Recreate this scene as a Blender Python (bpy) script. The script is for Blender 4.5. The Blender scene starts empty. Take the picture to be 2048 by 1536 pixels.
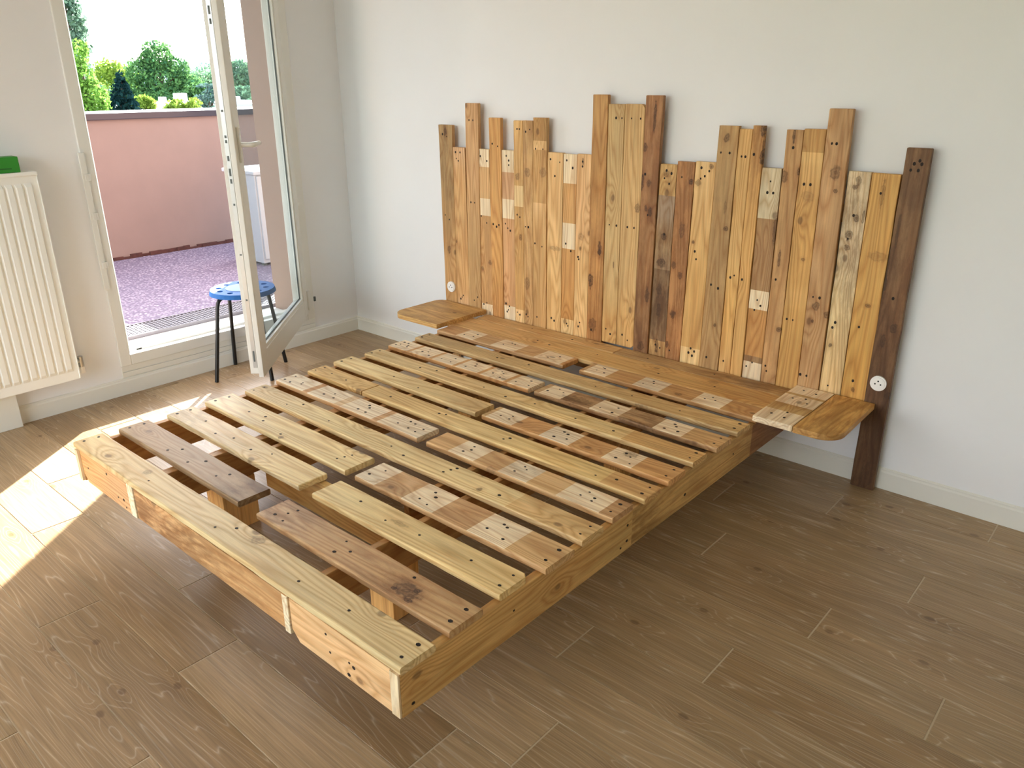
import bpy, bmesh, math, random
import numpy as np
from mathutils import Vector, Matrix, Euler

SC = bpy.context.scene
COL = SC.collection

# ------------------------------------------------------------------ camera
def setup_camera():
    yaw, pit, rol, f = 0.7224166, -0.3696337, -0.0044349, 1566.04
    fw = Vector((-math.sin(yaw)*math.cos(pit), math.cos(yaw)*math.cos(pit), math.sin(pit)))
    rt = Vector((math.cos(yaw), math.sin(yaw), 0)); up = rt.cross(fw)
    r2 = rt*math.cos(rol) + up*math.sin(rol); u2 = -rt*math.sin(rol) + up*math.cos(rol)
    cam = bpy.data.cameras.new('camera'); ob = bpy.data.objects.new('camera', cam); COL.objects.link(ob)
    m = Matrix((r2, u2, -fw)).transposed().to_4x4(); m.translation = (3.74433, -2.83126, 1.41207)
    ob.matrix_world = m
    cam.sensor_width = 36; cam.lens = f/2048*36; cam.clip_end = 3000; cam.clip_start = 0.05
    SC.camera = ob
setup_camera()

# ------------------------------------------------------------------ light
SUN_DIR = Vector((0.62, -0.78, -0.40)).normalized()     # the way the sunlight travels
EXPOSURE = 1.80
SKY_STRENGTH = 0.40
SUN_STRENGTH = 15.0
w = bpy.data.worlds.new('sky'); SC.world = w; w.use_nodes = True
nt = w.node_tree; bg = nt.nodes['Background']
sky = nt.nodes.new('ShaderNodeTexSky'); sky.sky_type = 'NISHITA'
sky.sun_disc = False; sky.sun_elevation = math.radians(21.8); sky.sun_rotation = math.radians(-38.5)
sky.dust_density = 2.0; sky.ozone_density = 1.0; sky.altitude = 100
hs = nt.nodes.new('ShaderNodeHueSaturation'); hs.inputs['Saturation'].default_value = 0.36
nt.links.new(sky.outputs[0], hs.inputs['Color']); nt.links.new(hs.outputs[0], bg.inputs[0]); bg.inputs[1].default_value = SKY_STRENGTH
sun = bpy.data.lights.new('sun', 'SUN'); so = bpy.data.objects.new('sun', sun); COL.objects.link(so)
sun.energy = SUN_STRENGTH; sun.angle = math.radians(0.6); sun.color = (1.0, 0.96, 0.91)
so.rotation_euler = SUN_DIR.to_track_quat('-Z', 'Y').to_euler(); so.location = (-8, 10, 6)
SC.view_settings.view_transform = 'Standard'; SC.view_settings.look = 'None'
SC.view_settings.exposure = EXPOSURE; SC.view_settings.gamma = 1; SC.view_settings.use_curve_mapping = False
SC.cycles.max_bounces = 16; SC.cycles.diffuse_bounces = 10; SC.cycles.transparent_max_bounces = 16
SC.cycles.sample_clamp_indirect = 8.0

# ------------------------------------------------------------------ helpers
def lin(c):
    r = []
    for v in c:
        v = v/255.0
        r.append(v/12.92 if v <= 0.04045 else ((v+0.055)/1.055)**2.4)
    return r

def tag(o, label=None, cat=None, group=None, kind=None):
    if label: o['label'] = label
    if cat: o['category'] = cat
    if group: o['group'] = group
    if kind: o['kind'] = kind
    return o

def empty(name, loc):
    o = bpy.data.objects.new(name, None); COL.objects.link(o); o.location = loc
    o.empty_display_size = 0.1
    return o

class MB:
    """collects geometry (world coordinates unless stated) and links it as one mesh object"""
    def __init__(s): s.v = []; s.f = []
    def add(s, verts, faces):
        n = len(s.v); s.v += [tuple(v) for v in verts]; s.f += [tuple(i+n for i in f) for f in faces]; return s
    def box(s, x0, x1, y0, y1, z0, z1, b=0.0):
        if b <= 0:
            return s.add([(x0,y0,z0),(x1,y0,z0),(x1,y1,z0),(x0,y1,z0),(x0,y0,z1),(x1,y0,z1),(x1,y1,z1),(x0,y1,z1)],
                  [(3,2,1,0),(4,5,6,7),(0,1,5,4),(1,2,6,5),(2,3,7,6),(3,0,4,7)])
        bm = bmesh.new(); bmesh.ops.create_cube(bm, size=1)
        for v in bm.verts: v.co = ((x0+x1)/2+v.co.x*(x1-x0), (y0+y1)/2+v.co.y*(y1-y0), (z0+z1)/2+v.co.z*(z1-z0))
        bmesh.ops.bevel(bm, geom=bm.edges[:], offset=b, segments=2, profile=0.6, affect='EDGES')
        bm.verts.index_update()
        s.add([v.co for v in bm.verts], [[v.index for v in f.verts] for f in bm.faces]); bm.free(); return s
    def prism(s, pts, z0, z1):
        n = len(pts)
        return s.add([(x,y,z0) for x,y in pts]+[(x,y,z1) for x,y in pts],
            [tuple(range(n-1,-1,-1)), tuple(range(n,2*n))]+[(i,(i+1)%n,n+(i+1)%n,n+i) for i in range(n)])
    def tube(s, pts, r, n=10):
        pts = [Vector(p) for p in pts]; rings = []; prev = None
        for i, p in enumerate(pts):
            t = (pts[min(i+1,len(pts)-1)]-pts[max(i-1,0)]).normalized()
            if prev is None:
                a = Vector((0,0,1)) if abs(t.z) < .9 else Vector((1,0,0)); u = t.cross(a).normalized()
            else: u = (prev - t*prev.dot(t)).normalized()
            prev = u; w_ = t.cross(u)
            rr = r[i] if isinstance(r,(list,tuple)) else r
            rings.append([p+u*math.cos(2*math.pi*k/n)*rr+w_*math.sin(2*math.pi*k/n)*rr for k in range(n)])
        V = [v for g in rings for v in g]; F = []
        for i in range(len(pts)-1):
            for k in range(n): F.append((i*n+k, i*n+(k+1)%n, (i+1)*n+(k+1)%n, (i+1)*n+k))
        F.append(tuple(range(n-1,-1,-1))); F.append(tuple((len(pts)-1)*n+k for k in range(n)))
        return s.add(V, F)
    def build(s, name, mat, parent=None, smooth=False, loc=None, mtx=None):
        me = bpy.data.meshes.new(name)
        off = Vector((0,0,0))
        if mtx is None:
            if loc is not None: off = Vector(loc)
            elif parent is not None and parent.type == 'EMPTY': off = Vector(parent.location)
        me.from_pydata([Vector(v)-off for v in s.v], [], s.f); me.update()
        me.materials.append(mat)
        if smooth:
            for p in me.polygons: p.use_smooth = True
        o = bpy.data.objects.new(name, me); COL.objects.link(o)
        if parent is not None: o.parent = parent
        if mtx is not None: o.matrix_local = mtx
        elif parent is None: o.location = off
        if smooth:
            try: me.set_sharp_from_angle(angle=math.radians(40))
            except Exception: pass
        return o

# ------------------------------------------------------------------ materials
def nodes(name):
    m = bpy.data.materials.new(name); m.use_nodes = True
    n = m.node_tree; b = n.nodes['Principled BSDF']
    return m, n, b
def N(n, t, **kw):
    x = n.nodes.new(t)
    for k, v in kw.items(): setattr(x, k, v)
    return x
def L(n, a, b): n.links.new(a, b)
def math_node(n, op, a, b=None, c=None, clamp=False):
    x = N(n, 'ShaderNodeMath', operation=op, use_clamp=clamp)
    for i, q in enumerate((a, b, c)):
        if q is None: continue
        if isinstance(q, (int, float)): x.inputs[i].default_value = q
        else: L(n, q, x.inputs[i])
    return x.outputs[0]
def vmul(n, v, s):
    x = N(n, 'ShaderNodeVectorMath', operation='MULTIPLY'); L(n, v, x.inputs[0]); x.inputs[1].default_value = s; return x.outputs[0]
def ramp(n, f, stops):
    r = N(n, 'ShaderNodeValToRGB'); L(n, f, r.inputs[0])
    e = r.color_ramp.elements
    while len(e) > 1: e.remove(e[-1])
    e[0].position, e[0].color = stops[0][0], (*stops[0][1], 1)
    for p, c in stops[1:]: q = e.new(p); q.color = (*c, 1)
    return r.outputs[0]
def mixc(n, f, a, b, mode='MIX'):
    x = N(n, 'ShaderNodeMix', data_type='RGBA', blend_type=mode, clamp_factor=True)
    if isinstance(f, (int, float)): x.inputs[0].default_value = f
    else: L(n, f, x.inputs[0])
    for i, q in ((6, a), (7, b)):
        if isinstance(q, (tuple, list)): x.inputs[i].default_value = (*q[:3], 1)
        else: L(n, q, x.inputs[i])
    return x.outputs[2]

def plain(name, rgb, rough=0.5, metal=0.0, noise=0.0, scale=20, bump=0.0, spec=0.5):
    m, n, b = nodes(name); c = lin(rgb)
    b.inputs['Roughness'].default_value = rough; b.inputs['Metallic'].default_value = metal
    b.inputs['Specular IOR Level'].default_value = spec
    tc = N(n, 'ShaderNodeTexCoord'); nz = N(n, 'ShaderNodeTexNoise'); L(n, tc.outputs['Object'], nz.inputs[0])
    nz.inputs['Scale'].default_value = scale; nz.inputs['Detail'].default_value = 4
    if noise > 0:
        r = ramp(n, nz.outputs[0], [(0.3, [v*(1-noise) for v in c]), (0.7, [min(1, v*(1+noise)) for v in c])])
        L(n, r, b.inputs['Base Color'])
    else: b.inputs['Base Color'].default_value = (*c, 1)
    if bump > 0:
        bp = N(n, 'ShaderNodeBump'); bp.inputs['Strength'].default_value = bump; bp.inputs['Distance'].default_value = 0.002
        L(n, nz.outputs[0], bp.inputs['Height']); L(n, bp.outputs[0], b.inputs['Normal'])
    return m

def wood_material(name, ring_amt, fiber_amt, knot_amt, rough, rings=9.0, ring_scale=(0.55, 7.0, 7.0), light_rings=False, bump=0.25, blotch=0.12):
    """wood with its base colour in the face colours 'Col' (alpha = how stained the piece is), grain along local x"""
    m, n, b = nodes(name)
    at = N(n, 'ShaderNodeVertexColor', layer_name='Col')
    tc = N(n, 'ShaderNodeTexCoord'); oi = N(n, 'ShaderNodeObjectInfo')
    off = N(n, 'ShaderNodeVectorMath', operation='SCALE'); off.inputs[0].default_value = (37.1, 91.7, 53.3); L(n, oi.outputs['Random'], off.inputs['Scale'])
    ad = N(n, 'ShaderNodeVectorMath', operation='ADD'); L(n, tc.outputs['Object'], ad.inputs[0]); L(n, off.outputs[0], ad.inputs[1])
    P = ad.outputs[0]
    # knots
    vo = N(n, 'ShaderNodeTexVoronoi', voronoi_dimensions='2D', feature='F1'); L(n, vmul(n, P, (2.3, 3.6, 1)), vo.inputs['Vector']); vo.inputs['Scale'].default_value = 1.0
    warp = N(n, 'ShaderNodeTexNoise'); L(n, vmul(n, P, (30, 45, 45)), warp.inputs[0]); warp.inputs['Scale'].default_value = 1
    d = math_node(n, 'ADD', vo.outputs['Distance'], math_node(n, 'MULTIPLY', math_node(n, 'SUBTRACT', warp.outputs[0], 0.5), 0.03))
    halo = math_node(n, 'POWER', 2.718, math_node(n, 'MULTIPLY', math_node(n, 'MULTIPLY', d, d), -55.0))
    knot = math_node(n, 'SUBTRACT', 1.0, math_node(n, 'MULTIPLY', math_node(n, 'SUBTRACT', d, 0.022), 60.0), clamp=True)
    knot = math_node(n, 'MULTIPLY', knot, knot_amt, clamp=True)
    # cathedral rings: contour lines of a stretched noise, bent round the knots
    n1 = N(n, 'ShaderNodeTexNoise'); L(n, vmul(n, P, ring_scale), n1.inputs[0]); n1.inputs['Scale'].default_value = 1; n1.inputs['Detail'].default_value = 2.5; n1.inputs['Roughness'].default_value = 0.45
    t = math_node(n, 'ADD', math_node(n, 'MULTIPLY', n1.outputs[0], rings*2), math_node(n, 'MULTIPLY', halo, 2.2))
    pp = math_node(n, 'PINGPONG', t, 0.5)
    ringv = math_node(n, 'POWER', math_node(n, 'MULTIPLY', pp, 2.0, clamp=True), 1.6)
    # fine fibres
    n2 = N(n, 'ShaderNodeTexNoise'); L(n, vmul(n, P, (5, 170, 170)), n2.inputs[0]); n2.inputs['Scale'].default_value = 1; n2.inputs['Detail'].default_value = 5; n2.inputs['Roughness'].default_value = 0.65
    n3 = N(n, 'ShaderNodeTexNoise'); L(n, vmul(n, P, (2.2, 14, 14)), n3.inputs[0]); n3.inputs['Scale'].default_value = 1; n3.inputs['Detail'].default_value = 3
    base = at.outputs['Color']
    if light_rings:
        c1 = mixc(n, math_node(n, 'MULTIPLY', math_node(n, 'POWER', ringv, 6.0), ring_amt), base, (0.62, 0.52, 0.40))
    else:
        c1 = mixc(n, math_node(n, 'MULTIPLY', ringv, ring_amt), base, mixc(n, 1.0, base, (0.62, 0.44, 0.27), 'MULTIPLY'))
    fb = math_node(n, 'MULTIPLY_ADD', math_node(n, 'SUBTRACT', n2.outputs[0], 0.5), fiber_amt*2, 1.0)
    fb = math_node(n, 'MULTIPLY', fb, math_node(n, 'MULTIPLY_ADD', math_node(n, 'SUBTRACT', n3.outputs[0], 0.5), blotch*3, 1.0))
    cb = N(n, 'ShaderNodeCombineColor')
    for i in range(3): L(n, fb, cb.inputs[i])
    c2 = mixc(n, 1.0, c1, cb.outputs[0], 'MULTIPLY')
    # stains
    n4 = N(n, 'ShaderNodeTexNoise'); L(n, vmul(n, P, (6, 22, 22)), n4.inputs[0]); n4.inputs['Scale'].default_value = 1; n4.inputs['Detail'].default_value = 6; n4.inputs['Roughness'].default_value = 0.7
    st = math_node(n, 'MULTIPLY', math_node(n, 'MULTIPLY', math_node(n, 'SUBTRACT', n4.outputs[0], 0.42), 7.0, clamp=True), at.outputs['Alpha'], clamp=True)
    c3 = mixc(n, st, c2, mixc(n, 1.0, c2, (0.30, 0.20, 0.13), 'MULTIPLY'))
    c4 = mixc(n, math_node(n, 'MULTIPLY', halo, 0.30*min(1, knot_amt)), c3, mixc(n, 1.0, c3, (0.55, 0.36, 0.2), 'MULTIPLY'))
    c5 = mixc(n, knot, c4, (0.085, 0.036, 0.014))
    L(n, c5, b.inputs['Base Color'])
    b.inputs['Roughness'].default_value = rough
    b.inputs['Specular IOR Level'].default_value = 0.4
    bp = N(n, 'ShaderNodeBump'); bp.inputs['Strength'].default_value = bump; bp.inputs['Distance'].default_value = 0.0012
    L(n, math_node(n, 'ADD', n2.outputs[0], math_node(n, 'MULTIPLY', ringv, 0.3)), bp.inputs['Height']); L(n, bp.outputs[0], b.inputs['Normal'])
    return m

M = {}
M['pine'] = wood_material('reclaimed_pine', 0.62, 0.36, 0.55, 0.58, rings=12, blotch=0.2)
M['oak'] = wood_material('limed_oak_plank', 0.50, 0.62, 0.5, 0.36, rings=22, ring_scale=(0.38, 7.0, 7.0), light_rings=True, bump=0.12, blotch=0.16)
M['wall'] = plain('wall_paint', (236, 237, 238), 0.75, noise=0.012, scale=3, bump=0.03)
M['trim'] = plain('satin_white_paint', (228, 227, 218), 0.42, noise=0.01, scale=6)
M['pvc'] = plain('white_plastic', (230, 230, 224), 0.30)
M['rad'] = plain('radiator_enamel', (238, 240, 236), 0.28)
M['joint'] = plain('pale_floor_joint', (196, 178, 150), 0.6)
M['cabinet'] = plain('cabinet_plastic', (188, 194, 202), 0.5)
M['nail'] = plain('rusty_nail_hole', (34, 22, 14), 0.8)
M['screw'] = plain('brass_screw', (150, 118, 70), 0.4, metal=0.8)
M['black'] = plain('black_tube', (14, 14, 16), 0.35)
M['blue'] = plain('blue_painted_seat', (44, 104, 176), 0.65, spec=0.2, noise=0.03, scale=30)
M['paleblue'] = plain('pale_blue_disc', (140, 168, 212), 0.7, spec=0.2)
M['gasket'] = plain('grey_gasket', (96, 104, 104), 0.6)
M['steel'] = plain('lock_steel', (190, 190, 186), 0.3, metal=0.9)
M['dark'] = plain('dark_slot', (30, 30, 30), 0.7)
M['white'] = plain('glossy_white', (246, 244, 240), 0.25)
M['gratemetal'] = plain('pale_grating_metal', (112, 110, 118), 0.5)
M['pink'] = plain('pink_render', (136, 117, 110), 0.85, noise=0.035, scale=5, bump=0.25)
M['orange'] = plain('orange_brown_render', (148, 122, 108), 0.85, noise=0.03, scale=5, bump=0.2)
M['coping'] = plain('dark_metal_coping', (48, 44, 56), 0.22)
M['tar'] = plain('dark_bitumen_edge', (74, 42, 36), 0.9, noise=0.3, scale=30)
M['green_card'] = plain('green_carton', (42, 138, 40), 0.45)
M['roofwhite'] = plain('white_flat_roof', (222, 226, 236), 0.7)
M['bldg'] = plain('pale_far_wall', (188, 190, 200), 0.8)
M['ground'] = plain('far_grass', (84, 108, 60), 0.95, noise=0.25, scale=0.2)
M['bark'] = plain('bark', (84, 70, 58), 0.9, noise=0.2, scale=8)

def glass():
    m, n, b = nodes('window_glass'); n.nodes.remove(b)
    out = n.nodes['Material Output']
    tr = N(n, 'ShaderNodeBsdfTransparent'); tr.inputs[0].default_value = (0.78, 0.83, 0.84, 1)
    gl = N(n, 'ShaderNodeBsdfGlossy'); gl.inputs['Roughness'].default_value = 0.01; gl.inputs[0].default_value = (0.9, 0.95, 0.95, 1)
    lw = N(n, 'ShaderNodeLayerWeight'); lw.inputs[0].default_value = 0.5      # 'Facing' = 1 - |cos|
    fac = math_node(n, 'MULTIPLY_ADD', math_node(n, 'POWER', lw.outputs['Facing'], 5.0), 0.35, 0.03)
    mx = N(n, 'ShaderNodeMixShader'); L(n, fac, mx.inputs[0]); L(n, tr.outputs[0], mx.inputs[1]); L(n, gl.outputs[0], mx.inputs[2])
    L(n, mx.outputs[0], out.inputs[0]); return m
M['glass'] = glass()

def pebble():
    m, n, b = nodes('washed_pebble_concrete')
    tc = N(n, 'ShaderNodeTexCoord'); vo = N(n, 'ShaderNodeTexVoronoi'); L(n, tc.outputs['Object'], vo.inputs['Vector']); vo.inputs['Scale'].default_value = 62
    c = ramp(n, N_sep(n, vo.outputs['Color']), [(0.0, lin((128, 116, 136))), (0.45, lin((176, 162, 180))), (0.8, lin((204, 192, 204))), (1.0, lin((118, 106, 132)))])
    e = math_node(n, 'MULTIPLY', vo.outputs['Distance'], 1.5, clamp=True)
    c = mixc(n, e, c, lin((106, 94, 116)))
    L(n, c, b.inputs['Base Color']); b.inputs['Roughness'].default_value = 0.8
    bp = N(n, 'ShaderNodeBump', invert=True); bp.inputs['Strength'].default_value = 0.7; bp.inputs['Distance'].default_value = 0.006
    L(n, vo.outputs['Distance'], bp.inputs['Height']); L(n, bp.outputs[0], b.inputs['Normal'])
    return m
def N_sep(n, c):
    s = N(n, 'ShaderNodeSeparateColor'); L(n, c, s.inputs[0]); return s.outputs[0]
M['pebble'] = pebble()

def leaf(name, c0, c1, trans=0.45):
    m, n, b = nodes(name); n.nodes.remove(b); out = n.nodes['Material Output']
    g = N(n, 'ShaderNodeNewGeometry'); tc = N(n, 'ShaderNodeTexCoord')
    nz = N(n, 'ShaderNodeTexNoise'); L(n, tc.outputs['Object'], nz.inputs[0]); nz.inputs['Scale'].default_value = 0.9
    f = math_node(n, 'ADD', math_node(n, 'MULTIPLY', g.outputs['Random Per Island'], 0.5), math_node(n, 'MULTIPLY', nz.outputs[0], 0.5))
    c = ramp(n, f, [(0.2, lin(c0)), (0.8, lin(c1))])
    df = N(n, 'ShaderNodeBsdfDiffuse'); tl = N(n, 'ShaderNodeBsdfTranslucent'); L(n, c, df.inputs[0]); L(n, c, tl.inputs[0])
    mx = N(n, 'ShaderNodeMixShader'); mx.inputs[0].default_value = trans
    L(n, df.outputs[0], mx.inputs[1]); L(n, tl.outputs[0], mx.inputs[2]); L(n, mx.outputs[0], out.inputs[0])
    return m

# ------------------------------------------------------------------ boards
# knots and cracks that the photograph shows: plank index -> (x, z, half length, half width, strength)
PLANK_KNOTS = {1: [(.92, .656, .008, .006, .7)], 3: [(1.098, .543, .01, .008, .6), (1.15, .578, .012, .009, .6)], 6: [(1.331, 1.004, .016, .012, .55), (1.349, .727, .014, .009, .7)], 7: [(1.39, 1.025, .022, .014, .5), (1.392, .514, .03, .016, .45)], 8: [(1.481, 1.031, .02, .018, .4)], 9: [(1.554, .701, .01, .03, .35)], 11: [(1.698, 1.09, .012, .004, .8), (1.698, .771, .014, .014, .3), (1.696, .72, .01, .005, .8)], 12: [(1.802, .731, .03, .009, .9), (1.76, .585, .03, .012, .95), (1.777, .386, .03, .02, .6), (1.8, .717, .012, .008, .8)], 13: [(1.876, .669, .016, .003, .8)], 14: [(1.981, .923, .018, .012, .6)], 15: [(2.042, 1.28, .055, .006, .9), (2.005, 1.163, .016, .01, .8), (1.999, 1.028, .035, .007, .9), (2.031, 1.025, .014, .01, .7), (2.045, .915, .02, .007, .9), (2.024, .927, .012, .006, .8), (2.053, .566, .03, .009, .8), (2.037, .341, .02, .014, .7)], 16: [(2.105, 1.067, .012, .012, .5), (2.111, .821, .014, .012, .8), (2.107, .714, .02, .018, .8), (2.105, .599, .02, .012, .7), (2.11, .513, .03, .01, .8), (2.111, .357, .03, .008, .8)], 17: [(2.217, 1.045, .01, .009, .95), (2.193, .856, .03, .012, .5), (2.167, .713, .014, .01, .7), (2.2, .674, .014, .009, .7), (2.176, .511, .014, .012, .6), (2.18, .507, .016, .012, .6), (2.162, .375, .014, .007, .9)], 18: [(2.298, 1.107, .009, .009, .7), (2.247, 1.043, .012, .012, .55), (2.246, .815, .006, .005, .9)], 19: [(2.351, 1.213, .014, .011, .75), (2.38, .883, .01, .009, .8), (2.37, .962, .025, .006, .4), (2.372, .5, .007, .006, .8)], 21: [(2.489, 1.246, .022, .01, .9), (2.495, 1.156, .025, .01, .9), (2.497, 1.2, .02, .006, .6)], 22: [(2.57, .899, .05, .006, .7)], 23: [(2.582, 1.091, .02, .012, .65), (2.602, 1.227, .022, .005, .9), (2.601, .798, .03, .005, .8), (2.631, .533, .01, .009, .8), (2.632, 1.112, .012, .006, .8)], 24: [(2.689, .807, .006, .008, .6), (2.676, 1.03, .02, .02, .25)], 25: [(2.761, 1.117, .022, .016, .6), (2.771, 1.057, .008, .007, .8), (2.76, .648, .016, .013, .65), (2.801, .622, .014, .01, .7), (2.754, .591, .006, .005, .8)], 26: [(2.84, 1.095, .014, .009, .6), (2.831, 1.073, .008, .008, .7), (2.851, .972, .012, .01, .75), (2.835, .911, .018, .012, .7), (2.834, .869, .01, .01, .75), (2.873, .977, .02, .004, .7), (2.828, .514, .008, .006, .8)], 27: [(2.941, .852, .016, .03, .3), (2.934, .68, .006, .01, .7), (2.923, 1.059, .045, .006, .45), (2.931, .366, .008, .006, .8)], 28: [(3.003, .567, .022, .008, .8), (3.05, .375, .012, .012, .8), (3.03, .618, .016, .01, .8), (3.028, .054, .05, .02, .6), (2.977, .798, .09, .004, .8), (2.991, .947, .06, .005, .6), (2.976, .767, .03, .008, .8)], 0: [(.867, 1.183, .018, .01, .7), (.867, .606, .018, .01, .7)]}
# the same on the slats: (slat, x, y, half length, half width, strength)
SLAT_KNOTS = [('1R', 2.559, -1.857, 0.038, 0.022, 0.75),('1R', 2.53, -1.871, 0.008, 0.006, 0.95),('1R', 2.58, -1.843, 0.009, 0.007, 0.95),('1R', 2.588, -1.88, 0.012, 0.006, 0.9),('7R', 2.56, -0.924, 0.022, 0.018, 0.55),('9L', 1.721, -0.613, 0.012, 0.01, 0.5),('0', 1.525, -1.978, 0.014, 0.014, 0.45),('0', 2.109, -1.965, 0.022, 0.016, 0.45),('3L', 1.615, -1.572, 0.01, 0.008, 0.7),('4', 2.355, -1.399, 0.008, 0.01, 0.7),('4', 2.307, -1.33, 0.006, 0.008, 0.6),('11R', 2.413, -0.382, 0.014, 0.012, 0.6),('12', 2.453, -0.181, 0.022, 0.014, 0.35),('2R', 2.321, -1.674, 0.03, 0.008, 0.4),('5R', 2.291, -1.293, 0.02, 0.02, 0.3),('8', 1.859, -0.855, 0.06, 0.005, 0.7),('9R', 2.162, -0.673, 0.06, 0.03, 0.5),('9R', 2.427, -0.716, 0.07, 0.02, 0.55),('9R', 2.233, -0.602, 0.02, 0.008, 0.6),('13R', 2.47, -0.091, 0.012, 0.008, 0.5),('10', 2.366, -0.564, 0.04, 0.012, 0.4)]
def knotted(mat, knots):
    """copy of a wood material with knots at given local places"""
    m = mat.copy(); n = m.node_tree; b = n.nodes['Principled BSDF']
    src = b.inputs['Base Color'].links[0].from_socket
    tc = N(n, 'ShaderNodeTexCoord'); nz = N(n, 'ShaderNodeTexNoise'); L(n, tc.outputs['Object'], nz.inputs[0]); nz.inputs['Scale'].default_value = 70; nz.inputs['Detail'].default_value = 3
    wob = math_node(n, 'MULTIPLY', math_node(n, 'SUBTRACT', nz.outputs[0], 0.5), 1.5)
    sp = N(n, 'ShaderNodeSeparateXYZ'); L(n, tc.outputs['Object'], sp.inputs[0])
    for (kx, ky, a, w_, s) in knots:
        dx = math_node(n, 'MULTIPLY', math_node(n, 'SUBTRACT', sp.outputs[0], kx), 1/a); dy = math_node(n, 'MULTIPLY', math_node(n, 'SUBTRACT', sp.outputs[1], ky), 1/w_)
        d = math_node(n, 'SQRT', math_node(n, 'ADD', math_node(n, 'MULTIPLY', dx, dx), math_node(n, 'MULTIPLY', dy, dy)))
        d = math_node(n, 'ADD', d, wob)
        ringm = math_node(n, 'MULTIPLY_ADD', math_node(n, 'SINE', math_node(n, 'MULTIPLY', d, 9.0)), 0.22, 0.78)
        core = math_node(n, 'MULTIPLY', math_node(n, 'MULTIPLY', math_node(n, 'SUBTRACT', 1.25, d), 2.2, clamp=True), ringm)
        src = mixc(n, math_node(n, 'MULTIPLY', math_node(n, 'SUBTRACT', 1.0, math_node(n, 'MULTIPLY', d, 0.36), clamp=True), 0.55*s), src, mixc(n, 1.0, src, (0.55, 0.34, 0.18), 'MULTIPLY'))
        src = mixc(n, math_node(n, 'MULTIPLY', core, s), src, (0.060, 0.028, 0.012))
    L(n, src, b.inputs['Base Color']); return m
AX_SLAT = ((1,0,0), (0,1,0), (0,0,1))       # length along x, face up
AX_UP = ((0,0,1), (-1,0,0), (0,-1,0))       # length upward, face towards the room (-y)
AX_SIDE = ((0,1,0), (0,0,1), (1,0,0))       # length along y, face +x
AX_FRONT = ((1,0,0), (0,0,1), (0,-1,0))     # length along x, face -y
AX_DEEP = ((0,1,0), (-1,0,0), (0,0,1))      # length along y, face up
RNG = random.Random(7)

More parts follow.
